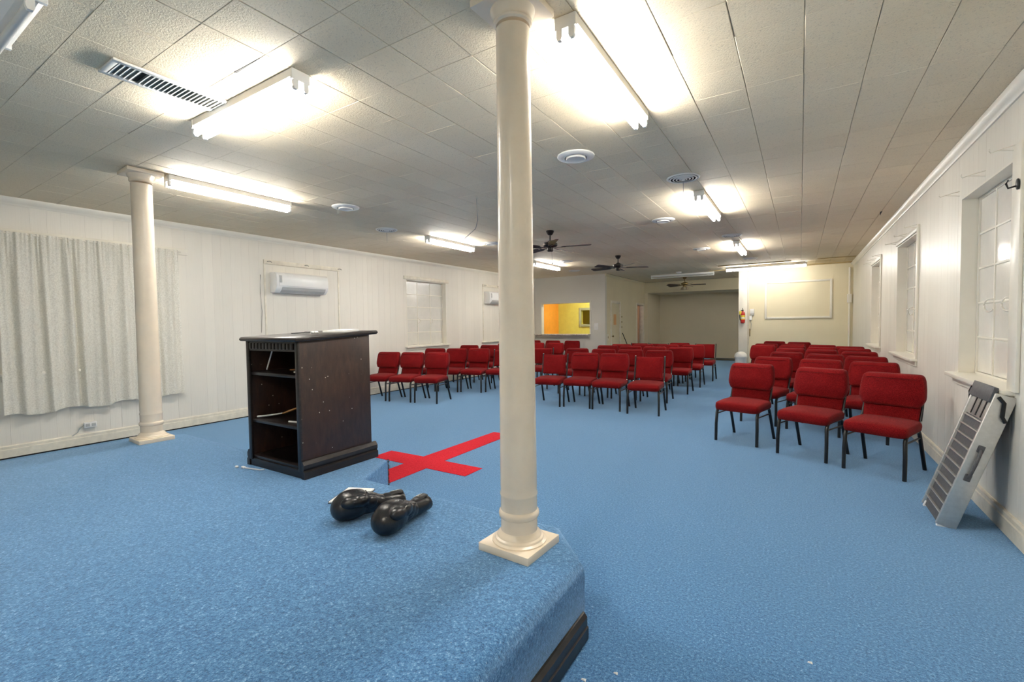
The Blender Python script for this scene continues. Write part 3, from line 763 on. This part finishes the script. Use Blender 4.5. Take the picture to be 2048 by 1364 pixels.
def place(kind, x, y, a, label, group):
    if not used[kind]:
        o = proto[kind]; used[kind] = True; o.location = (x, y, 0); o.rotation_euler = (0, 0, math.radians(a)); o['label'] = label
    else: o = dup(proto[kind], (x, y, 0), math.radians(a), label)
    o['group'] = group
BLOCKS = {
 'right': ('right block by the windows', [
    [('A', -.49, 6.39, -16), ('A', .215, 6.07, -23), ('A', .786, 5.78, -24)],
    [('A', -.315, 7.66, -20), ('A', .25, 7.42, -20), ('A', .79, 7.20, -18)],
    [('A', -.175, 8.9, -18), ('A', .34, 8.55, -20), ('A', .81, 8.22, -18)],
    [('A', -.14, 10.17, -15), ('A', .33, 9.8, -15), ('A', .835, 9.4, -18)],
    [('A', -.66, 11.25, -20), ('A', -.13, 11.22, -15), ('A', .37, 10.7, -15), ('A', .845, 10.35, -12)],
    [('A', -.64, 12.0, -18), ('A', -.12, 12.05, -15), ('A', .41, 11.68, -15), ('A', .83, 11.15, -15)],
    [('A', -.54, 13.45, -15), ('A', -.01, 13.05, -15)]]),
 'middle': ('middle block', [
    [('B', -3.80, 7.53, 8), ('A', -3.24, 7.63, 4), ('A', -2.70, 7.63, 2), ('B', -2.08, 7.55, 3)],
    [('A', -3.97, 8.92, 2), ('A', -3.36, 8.85, 2), ('A', -2.80, 8.81, 2), ('A', -2.23, 8.75, 2)],
    [('A', -3.80, 10.27, 0), ('A', -3.22, 10.15, 0), ('A', -2.65, 10.03, 0), ('A', -2.10, 9.95, 0)],
    [('A', -3.70, 10.95, 0), ('A', -3.18, 11.0, 0), ('A', -2.61, 11.04, 0), ('A', -2.06, 11.05, 0)],
    [('B', -3.68, 12.37, 0), ('B', -3.13, 12.2, 0), ('A', -2.545, 11.95, 0), ('B', -2.0, 12.3, 0)]]),
 'left': ('left block by the wall', [
    [('A', -7.0, 6.5, 12), ('A', -6.46, 6.61, 12), ('A', -5.92, 6.73, 12)],
    [('A', -7.0, 7.88, 13), ('A', -6.5, 8.03, 13), ('A', -6.0, 8.19, 13), ('B', -5.5, 8.42, 12)],
    [('A', -7.21, 9.42, 12), ('A', -6.7, 9.6, 12), ('B', -5.0, 9.3, 10)],
    [('A', -6.81, 10.55, 12), ('A', -6.22, 11.17, 5), ('A', -5.66, 11.24, 5)],
    [('A', -7.17, 12.72, -4), ('A', -6.46, 12.68, -4), ('A', -5.80, 12.65, -4)]]),
}
for key, (desc, rws) in BLOCKS.items():
    for ri, row in enumerate(rws):
        for ci, (kd, x, y, a) in enumerate(row):
            style = 'burgundy padded chair' if kd == 'A' else 'burgundy chair with bare black back posts'
            seatw = ORD[ci] + ' from left'
            place(kd, x, y, a, '%s, %s row of %s, %s' % (style, ORD[ri], {'right': 'right block', 'middle': 'middle block', 'left': 'left block'}[key], seatw), 'burgundy chairs in the %s block' % key)

# ================================================================== LECTERN
lx0, lx1, ly0, ly1 = -3.665, -2.985, 1.93, 2.55
L = thing('lectern', 'dark wooden lectern with open shelves facing the stage', 'lectern', ((lx0 + lx1) / 2, (ly0 + ly1) / 2, ZS))
hx, hy = (lx1 - lx0) / 2, (ly1 - ly0) / 2; T = .022; zt = 1.0
for s in (-1, 1):
    x0, x1 = sorted((s * hx, s * (hx - T)))
    # side panel, sloped top edge (front higher)
    MB().prism([(-hy, .05), (hy, .05), (hy, zt + .015), (-hy, zt - .02)], lambda a, h, t, x0=x0, x1=x1: (x0 + (x1 - x0) * t, a, h)).build('side_panel', 'wood', L, bevel=.002)
MB().box(-hx + T, hy - T, .05, hx - T, hy, zt).build('front_panel', 'wood_black', L)
MB().prism([(-hy - .04, zt - .022), (hy + .06, zt + .016), (hy + .075, zt + .03), (hy + .06, zt + .046), (-hy - .035, zt + .01), (-hy - .05, zt - .006)], lambda a, h, t: (-hx - .028 + (2 * hx + .056) * t, a, h)).build('top', 'wood_black', L, bevel=.006)
dr = MB().box(-hx + T, -hy - .004, zt - .095, hx - T, -hy + .02, zt - .02).build('frieze', 'wood_black', L)
nd = 13
for k in range(nd):
    x = -hx + .05 + (2 * hx - .1) * (k + .5) / nd
    MB().box(x - .0155, -hy - .018, zt - .08, x + .0155, -hy - .004, zt - .035).build('dentil', 'wood_black', dr, bevel=.003)
MB().box(-hx, -hy - .012, .05, -hx + .04, -hy + .006, zt - .02).build('stile', 'wood_black', L, bevel=.004)
MB().box(hx - .04, -hy - .012, .05, hx, -hy + .006, zt - .02).build('stile', 'wood_black', L, bevel=.004)
for z in (.715, .345, .06):
    MB().box(-hx + T, -hy + .004, z, hx - T, hy - T, z + .024).build('shelf', 'wood_black', L, bevel=.003)
bm_ = [(0, 0), (.035, 0), (.035, .05), (.022, .06), (.03, .075), (.03, .1), (.012, .125), (0, .128)]
for s in (-1, 1):
    MB().prism(bm_, lambda a, h, t, s=s: (s * (hx + a), -hy - .012 + (2 * hy + .047) * t, h + .001)).build('base_moulding', 'wood_black', L)
MB().prism(bm_, lambda a, h, t: (-hx + 2 * hx * t, hy + a, h + .001)).build('base_moulding', 'wood_black', L)
MB().box(-hx + .01, -hy - .004, 0.002, hx - .01, -hy + .02, .06).build('toe_rail', 'wood_black', L)
lc = Vector(L.location)
# things on and in the lectern
ztop = ZS + zt
def topz(y): return ztop + .0 + (y - (ly0 - .04)) / (ly1 + .06 - ly0 + .04) * .036 + .0105
o = thing('paper_pad', 'white slim notepad lying on the lectern top', 'notepad', (lc.x + .13, 2.44, topz(2.44) + .0), math.radians(4))
MB().box(-.12, -.085, 0, .12, .085, .004).build('backing_board', 'grey_plastic', o)
MB().box(-.118, -.083, .004, .118, .083, .016).build('sheet_block', 'paper', o)
for ob in (o,): ob.rotation_euler = (math.radians(2.9), 0, math.radians(4))
o = thing('earphones', 'small white earphones with thin black lead on lectern top', 'earphones', (lc.x + .02, 2.22, topz(2.22)), 0)
MB().tube([(.05, 0, .012), (.0, .02, .013), (-.05, 0, .014), (-.1, .03, .01), (-.16, .02, .006), (-.2, -.02, .004)], .0035, 6).build('lead', 'black', o, smooth=60)
for q in range(3): MB().superell((.05 + .028 * q, .012 * (q % 2), .012), .016, .011, .010, .8, .8, 12, 8).build('ear_bud', 'white_plastic', o, smooth=60)
tag(MB().tube([(lc.x - .27, 2.04, ZS + .747), (lc.x - .235, 2.07, ZS + .90)], .006, 8).build('drinking_straw', 'white_plastic', smooth=60), 'thin white stick leaning on the upper lectern shelf', 'stick')
tag(MB().box(0, 0, 0, .17, .05, .012).xf(Matrix.Translation((lc.x + .12, 2.02, ZS + .7395)) @ Matrix.Rotation(.15, 4, 'Z')).build('paper_slip', 'paper', bevel=.002), 'white folded slip on the upper lectern shelf', 'paper')
tag(MB().box(0, 0, 0, .2, .11, .006).xf(Matrix.Translation((lc.x - .12, 2.14, ZS + .7395)) @ Matrix.Rotation(.3, 4, 'Z')).build('booklet', 'wood_tip', bevel=.001), 'flat tan booklet on the upper lectern shelf', 'booklet')
s = thing('wooden_spoon', 'wooden spoon with white handle on the lower lectern shelf', 'spoon', (lc.x - .30, 1.97, ZS + .371), math.radians(25))
MB().tube([(0, 0, .008), (.1, .01, .018), (.2, .02, .034)], [.008, .007, .006], 8).build('handle', 'white_plastic', s, smooth=60)
MB().superell((.26, .028, .052), .07, .03, .010, .9, .9, 20, 10, lambda x, y, z: (x, y, z + (x - .26) * .35)).build('bowl', 'wood_tip', s, smooth=60)
tag(MB().tube([(lc.x + .1, 1.985, ZS + .378), (lc.x + .29, 2.01, ZS + .380)], .008, 8).build('marker_pen', 'white_plastic', smooth=60), 'white pen lying on the lower lectern shelf', 'pen')
c = thing('white_cord', 'short white cord end lying under the lectern corner', 'cord', (-3.6, 1.86, ZS))
MB().tube([(.18, .035, .01), (.15, .02, .006), (.07, .005, .006), (0, -.01, .006)], .005, 6).build('lead', 'white_plastic', c, smooth=60)
MB().superell((-.02, -.014, .009), .022, .01, .008, .5, .5, 12, 8).build('plug', 'white_plastic', c, smooth=60)
MB().superell((-.085, -.03, .008), .016, .01, .007, .6, .6, 12, 8).build('cap', 'white_plastic', c, smooth=60)

# ================================================================== GLOVES AND NOTEBOOK
def blob(parts, vox, it, name, mat, parent):
    mb = MB()
    for c, r, rot in parts:
        q = MB().superell((0, 0, 0), *r, .95, .95, 20, 12); q.xf(Matrix.Translation(c) @ rot.to_4x4()); mb.add(q.v, q.f)
    o = mb.build(name, mat, None)
    md = o.modifiers.new('r', 'REMESH'); md.mode = 'VOXEL'; md.voxel_size = vox
    ms = o.modifiers.new('s', 'SMOOTH'); ms.iterations = it; ms.factor = .5
    dg = bpy.context.evaluated_depsgraph_get(); me = bpy.data.meshes.new_from_object(o.evaluated_get(dg))
    o.modifiers.clear(); o.data = me
    if not me.materials: me.materials.append(M[mat])
    me.polygons.foreach_set('use_smooth', [True] * len(me.polygons)); o.parent = parent
    return o
def Ry(a): return Matrix.Rotation(math.radians(a), 3, 'Y')
def Rz(a): return Matrix.Rotation(math.radians(a), 3, 'Z')
ID = Matrix.Identity(3)
def glove(label, loc, rotz, roll, dz):
    g = thing('boxing_glove', label, 'boxing glove', loc, rotz, 'black boxing gloves on the stage')
    rm = Matrix.Rotation(roll, 4, 'X'); 
    # glove along +x: cuff at +x, fist at 0
    body = blob([((0, 0, .084), (.098, .084, .082), ID), ((-.035, 0, .074), (.078, .08, .071), ID), ((.03, 0, .10), (.07, .07, .062), ID), ((.085, 0, .074), (.085, .064, .060), ID), ((.15, 0, .06), (.065, .05, .048), ID)], .008, 5, 'mitt', 'leather', g)
    th = blob([((-.02, -.066, .118), (.052, .036, .034), Rz(-14)), ((.035, -.066, .118), (.052, .036, .036), Rz(12)), ((.09, -.05, .095), (.045, .03, .036), ID)], .006, 4, 'thumb', 'leather', g)
    # sewn creases across the palm side
    for q in range(4):
        xx = .035 + .016 * q
        MB().tube([(xx, -.02, .158 - .006 * q), (xx + .004, .02, .156 - .006 * q), (xx + .004, .055, .130 - .005 * q)], .004, 6).build('crease', 'leather', g, smooth=60)
    cuff = MB()
    R = []
    for x, ry, rz, zc in ((.17, .042, .042, .058), (.20, .048, .048, .056), (.25, .05, .047, .054), (.298, .055, .045, .052), (.303, .048, .038, .052), (.27, .04, .034, .052)):
        R.append([(x, ry * math.cos(2 * PI * i / 24), zc + rz * math.sin(2 * PI * i / 24)) for i in range(24)])
    cuff.rings(R).build('cuff', 'leather', g, smooth=60)
    st = MB()
    for x, k in ((.225, 1.03), (.235, 1.06), (.285, 1.06), (.295, 1.03)): pass
    st.rings([[(x, .0505 * k * math.cos(a), .054 + .0475 * k * math.sin(a)) for a in [PI * .05 + PI * .62 * i / 14 for i in range(15)]] for x, k in ((.225, 1.03), (.232, 1.07), (.29, 1.09), (.297, 1.05))], cap=False).build('wrist_strap', 'black', g, smooth=60)
    # white printed letters on the strap: strokes
    ls = MB()
    for j in range(5):
        a = PI * .16 + .22 * j; rr = (.0505 * 1.10, .0475 * 1.10)
        for (x0, x1, da, db) in ((.24, .285, 0, .03), (.24, .248, 0, .12), (.26, .267, 0, .10)):
            q = [(x, rr[0] * math.cos(a + d), .054 + rr[1] * math.sin(a + d)) for x, d in ((x0, da), (x1, da), (x1, db), (x0, db))]
            n = [(x, y * 1.015, .054 + (z - .054) * 1.015) for x, y, z in q]; ls.rings([q, n])
    ls.build('lettering', 'label_white', g)
    return g
glove('black boxing glove lying beside the white notebook', (-2.125, 1.66, ZS), math.radians(66), 0, 0)
glove('black boxing glove nearest the camera with strap behind', (-1.81, 1.66, ZS), math.radians(97), 0, 0)
n = thing('notebook', 'white notebook partly under a boxing glove on the stage', 'notebook', (-2.40, 1.885, ZS + .001), math.radians(24))
MB().box(-.093, -.127, 0, .093, .127, .004).build('cover', 'black', n)
MB().box(-.09, -.124, .004, .09, .124, .012).build('sheet_block', 'paper', n)
mb = MB()
for q in range(14): mb.lathe([(.008, 0), (.008, .004)], 8, (-.09, -.115 + q * .0175, .006))
mb.build('spiral_binding', 'black', n)

# ================================================================== RAMP
rb = Vector((.80, 4.2, 0)); W_ = .44
top = Vector((1.085, 4.2, .945)); ax = (top - rb); RL = ax.length; ax.normalize(); nb = Vector((0, 1, 0)).cross(ax) * -1   # normal towards room
nb = Vector((-ax.z, 0, ax.x))
rp = thing('folding_ramp', 'aluminium folding ramp leaning on the right window sill', 'ramp', tuple(rb))
def Rm(u, v, w): return Vector((0, v, 0)) + ax * u - nb * w      # u along, v across (+y), w thickness away from room
def rbox(u0, u1, v0, v1, w0, w1):
    return MB().add([Rm(u, v, w) for w in (w0, w1) for v in (v0, v1) for u in (u0, u1)], [(0, 2, 3, 1), (4, 5, 7, 6), (0, 1, 5, 4), (2, 6, 7, 3), (0, 4, 6, 2), (1, 3, 7, 5)])
for v0 in (0, W_ - .022):
    rl = rbox(.02, RL, v0, v0 + .022, 0, .11).build('side_rail', 'alu', rp, bevel=.006, seg=3)
rbox(.02, RL - .14, .022, W_ - .022, .018, .03).build('tread_plate', 'grip', rp)
for k in range(11):
    u = .09 + k * .068
    rbox(u, u + .010, .022, W_ - .022, .002, .02).build('rung', 'alu', rp, bevel=.003)
rbox(RL - .2, RL - .01, .022, W_ - .022, .012, .024).build('top_plate', 'alu', rp, bevel=.003)
for k in range(3): rbox(RL - .19, RL - .05, .1 + k * .1, .112 + k * .1, .007, .012).build('slot', 'black', rp)
rbox(RL - .07, RL + .035, .012, W_ - .012, -.012, .012).build('lip', 'grip', rp, bevel=.004)
for v in (.005, W_ - .035):
    rbox(.0, .05, v, v + .03, .01, .10).build('foot', 'white_plastic', rp, bevel=.008)
hd = MB().tube([Rm(.40, -.006, .05), Rm(.42, -.026, .05), Rm(.5, -.032, .05), Rm(.58, -.026, .05), Rm(.60, -.006, .05)], .010, 8).build('carry_handle', 'grip', rp, smooth=60)
for u in (.395, .605): rbox(u - .025, u + .025, -.008, 0, .032, .068).build('handle_mount', 'grip', hd, bevel=.004)
mb = MB().tube([Rm(RL - .02, -.006, .02), Rm(RL - .05, -.012, .055), Rm(RL - .14, -.012, .075), Rm(RL - .17, -.012, .10)], .011, 8).build('hook_arm', 'black', rp, smooth=60)
MB().tube([Rm(RL - .01, W_ - .02, -.01), Rm(RL - .05, W_ + .01, -.005), Rm(RL - .1, W_ + .01, .01)], .008, 8).build('hook_arm', 'black', rp, smooth=60)

# ================================================================== WALL THINGS
def aircon(label, y0, y1, zb=2.015):
    o = thing('air_conditioner', label, 'air conditioner', (XL, (y0 + y1) / 2, zb), 0, 'white wall air conditioners')
    h = (y1 - y0) / 2; Hh = .34
    prof = [(.002, 0), (.12, 0), (.175, .045), (.205, .10), (.21, .22), (.195, .30), (.16, .335), (.002, .34)]
    MB().prism(prof, lambda a, z, t: (a, -h + 2 * h * t, z)).build('body', 'white_plastic', o, bevel=.012, seg=3)
    MB().prism([(.2075, .105), (.216, .11), (.217, .225), (.202, .305), (.197, .302), (.2095, .222)], lambda a, z, t: (a, -h + .04 + (2 * h - .05) * t, z)).build('front_panel', 'white_plastic', o, bevel=.003)
    MB().prism([(.128, .004), (.132, .001), (.182, .043), (.206, .09), (.203, .093), (.176, .048)], lambda a, z, t: (a, -h + .10 + (2 * h - .16) * t, z)).build('louvre_flap', 'grey_plastic', o)
    MB().box(.2, -h + .045, .16, .2195, -h + .09, .28).build('badge', 'grey_plastic', o, bevel=.003)
    return o
aircon('white wall air conditioner above the lectern', 4.36, 5.34)
aircon('white wall air conditioner half hidden behind the tall pillar', 10.5, 11.5)
tag(MB().tube([(XL + .012, 4.2, 2.3), (XL + .01, 4.195, 2.0), (XL + .012, 4.21, 1.7), (XL + .01, 4.19, 1.35)], .004, 6).build('wall_cable', 'grille_grey', smooth=60), 'thin cable hanging on the wall left of the air conditioner', 'cable')
o = thing('wall_outlet', 'white outlet box low on the wall under the lace curtain', 'outlet', (XL, 1.995, .255))
MB().box(.001, -.06, -.035, .045, .06, .035).build('box', 'white_plastic', o, bevel=.005)
for q in (-1, 1): 
    MB().box(.045, q * .028 - .02, -.018, .047, q * .028 + .02, .018).build('socket', 'grey_plastic', o, bevel=.0008)
MB().tube([(.02, -.06, .01), (.015, -.10, -.03), (.012, -.12, -.08), (.012, -.17, -.11)], .006, 6).build('lead', 'grey_plastic', o, smooth=60)

# lace curtain
cu = thing('lace_curtain', 'white lace curtain gathered on a rod at far left', 'curtain', (XL + .10, 1.255, 0))
CW, NU, NV = 1.75, 300, 44; z0, z1 = .49, 2.535
rc = random.Random(4); ph = [rc.uniform(0, 6.28) for _ in range(6)]
def fold(u, v):   # v 0 bottom .. 1 top
    y = u * CW
    w = y * 36 + ph[0] + 1.1 * math.sin(y * 9 + ph[1]) + .35 * v
    big = .050 * (abs(math.sin(w / 2)) ** 1.4 - .5) + .014 * math.sin(y * 61 + ph[2] + v * 1.5)
    tight = .010 * math.sin(y * 115 + ph[3]) + .006 * math.sin(y * 190 + ph[4])
    k = max(0, (v - .72) / .28) ** 1.3
    return big * (1 - .7 * k) + tight * (.1 + k)
vs, fs = [], []
for j in range(NV + 1):
    v = j / NV
    for i in range(NU + 1):
        u = i / NU
        zb = z0 + .02 * math.sin(u * 21 + 1) + .018 * (u)
        vs.append((fold(u, v), u * CW + .012 * math.sin(u * 40 + v * 2), zb + (z1 - zb) * v))
for j in range(NV):
    for i in range(NU):
        a = j * (NU + 1) + i; fs.append((a, a + 1, a + NU + 2, a + NU + 1))
mb = MB().add(vs, fs); c = mb.build('drape', 'lace', cu, smooth=180)
hv, hf = [], []
for j, dz in enumerate((0, .075)):
    for i in range(NU + 1):
        u = i / NU; p = vs[i]; hv.append((fold(u, dz / 2) + .004, p[1], p[2] + dz))
for i in range(NU): hf.append((i, i + 1, NU + 2 + i, NU + 1 + i))
MB().add(hv, hf).build('hem', 'lace', cu, smooth=180)
MB().tube([(-.01, -.02, 2.52), (-.01, CW + .03, 2.52)], .009, 8).build('curtain_rod', 'trim', cu, smooth=60)

# hardware at the far right edge of the frame
o = thing('wall_hook', 'black coat hook on the casing at the right edge', 'hook', (XR - .022, 4.165, 2.275))
MB().superell((-.008, 0, 0), .008, .02, .035, .8, .8, 12, 8).build('plate', 'black', o, smooth=60)
MB().tube([(-.01, 0, -.01), (-.05, 0, -.02), (-.06, 0, .01), (-.05, 0, .03)], .006, 8).build('prong', 'black', o, smooth=60)

# end wall: framed panel, extinguisher, phone box, pipe
p = thing('wall_frame', 'white moulded rectangle frame on the end wall', 'frame', (-.07, YE, 2.01))
fx, fz = .80, .53
for nm, x0, z0_, x1, z1_ in (('frame_side', -fx, -fz, -fx + .055, fz), ('frame_side', fx - .055, -fz, fx, fz), ('frame_rail', -fx + .055, -fz, fx - .055, -fz + .055), ('frame_rail', -fx + .055, fz - .055, fx - .055, fz)):
    MB().box(x0, -.03, z0_, x1, -.001, z1_).build(nm, 'trim', p, bevel=.008)
MB().box(-fx + .05, -.01, -fz + .05, fx - .05, -.002, fz - .05).build('panel', 'wall_end', p)
e = thing('fire_extinguisher', 'red fire extinguisher hung on the white end post', 'fire extinguisher', (-1.425, YE - .11, 1.37))
MB().lathe([(.05, 0), (.058, .01), (.06, .05), (.06, .26), (.05, .31), (.025, .335), (.022, .36)], 20).build('cylinder', 'red_paint', e, smooth=40)
MB().lathe([(.0612, .1), (.0612, .23)], 20, cap=False).build('label_band', 'label_yellow', e, smooth=40)
MB().lathe([(.0618, .13), (.0618, .17)], 20, cap=False).build('label_strip', 'label_white', e, smooth=40)
MB().box(-.02, -.03, .355, .02, .05, .385).build('valve', 'black', e, bevel=.004)
MB().tube([(0, .04, .38), (0, -.02, .40), (0, -.09, .43)], .008, 6).build('handle', 'black', e, smooth=60)
MB().tube([(-.02, 0, .37), (-.07, -.02, .34), (-.085, -.01, .22), (-.07, 0, .08)], .011, 8).build('hose', 'black', e, smooth=60)
MB().superell((-.062, -.03, .30), .035, .02, .06, .7, .7, 12, 8).build('inspection_tag', 'label_yellow', e, smooth=60)
MB().box(-.02, .055, .2, .02, .074, .3).build('bracket', 'black', e)
ph_ = thing('wall_telephone', 'white wall telephone box beside the fire extinguisher', 'telephone', (-1.19, YE, 1.45))
MB().box(-.055, -.05, .18, .055, -.001, .33).build('upper_box', 'white_plastic', ph_, bevel=.008)
MB().box(-.075, -.05, 0, .0, -.001, .13).build('lower_box', 'white_plastic', ph_, bevel=.008)
MB().box(-.05, -.045, .135, .05, -.002, .175).build('cradle', 'grey_plastic', ph_, bevel=.006)
MB().tube([(-.04, -.02, 0), (-.02, -.012, -.12), (-.03, -.012, -.3)], .005, 6).build('lead', 'grey_plastic', ph_, smooth=60)
tag(MB().box(XE + .275, YE - .012, .98, XE + .30, YE - .001, 1.2).build('hinge_plate', 'brass', bevel=.002), 'small rusty hinge plate below the wall telephone', 'hinge')
pi = thing('conduit_pipe', 'white vertical conduit in the far right corner', 'pipe', (1.10, YE - .03, .16))
MB().lathe([(.022, 0), (.022, CE - .28)], 12).build('tube', 'trim', pi, smooth=40)
MB().box(-.05, -.05, 1.72, .05, .026, 1.95).build('junction_box', 'trim', pi, bevel=.006)
# switch plate on kitchen wall, outlet plate in hall, broom handle
o = thing('switch_plate', 'white switch plate right of the kitchen pass-through', 'switch', (-5.345, YK, 1.32))
MB().box(-.07, -.012, -.11, .07, -.001, .11).build('plate', 'white_plastic', o, bevel=.004)
MB().box(-.02, -.018, -.03, .02, -.012, .03).build('toggle', 'white_plastic', o, bevel=.002)
o = thing('hall_switch', 'small cream switch on the hallway wall by the corner', 'switch', (XK, 13.6, .98))
MB().box(.001, -.04, -.1, .012, .04, .1).build('plate', 'label_white', o, bevel=.003)
MB().box(.012, -.012, -.03, .02, .012, .03).build('toggle', 'brass', o)
o = thing('broom', 'black broom handle leaning against the hallway wall', 'broom', (XK + .30, 15.35, 0))
MB().tube([(0, 0, .08), (-.275, -.42, 1.08)], .013, 8).build('handle', 'black', o, smooth=60)
MB().prism([(-.14, 0.002), (.14, .002), (.1, .1), (-.1, .1)], lambda a, h, t: (a * .6, a, h) if t == 0 else (a * .6 + .03, a - .02, h)).build('brush_head', 'black', o)
# bin with domed lid by the end post
o = thing('waste_bin', 'white bin with domed lid behind the right chairs', 'bin', (-1.42, 14.45, 0))
MB().lathe([(.125, .003), (.13, .02), (.155, .40), (.16, .41)], 28).build('body', 'white_plastic', o, smooth=40)
MB().lathe([(.168, .405), (.17, .42), (.165, .44), (.15, .49), (.11, .535), (.06, .558), (.01, .565)], 28).build('dome_lid', 'white_plastic', o, smooth=60)
tag(MB().box(-2.9, 18.2, .002, -1.9, 19.2, .012).build('floor_mat', 'black', bevel=.003), 'dark mat on the alcove floor', 'mat')
# litter on the carpet
for i, (x, y, s_, lb) in enumerate(((-.727, 1.66, .012, 'white paper scrap on the carpet nearest the stage side'), (-.628, 1.76, .010, 'small white scrap at the bottom edge of the carpet'), (.047, 2.237, .010, 'tiny white scrap on the open carpet at right'))):
    tag(MB().add([(x - s_, y, .001), (x + s_, y - .004, .002), (x + s_ * .8, y + s_ * .7, .006), (x - s_ * .6, y + s_ * .5, .004), (x, y, .0075)], [(0, 1, 4), (1, 2, 4), (2, 3, 4), (3, 0, 4), (0, 3, 2, 1)]).build('paper_scrap', 'paper'), lb, 'litter')
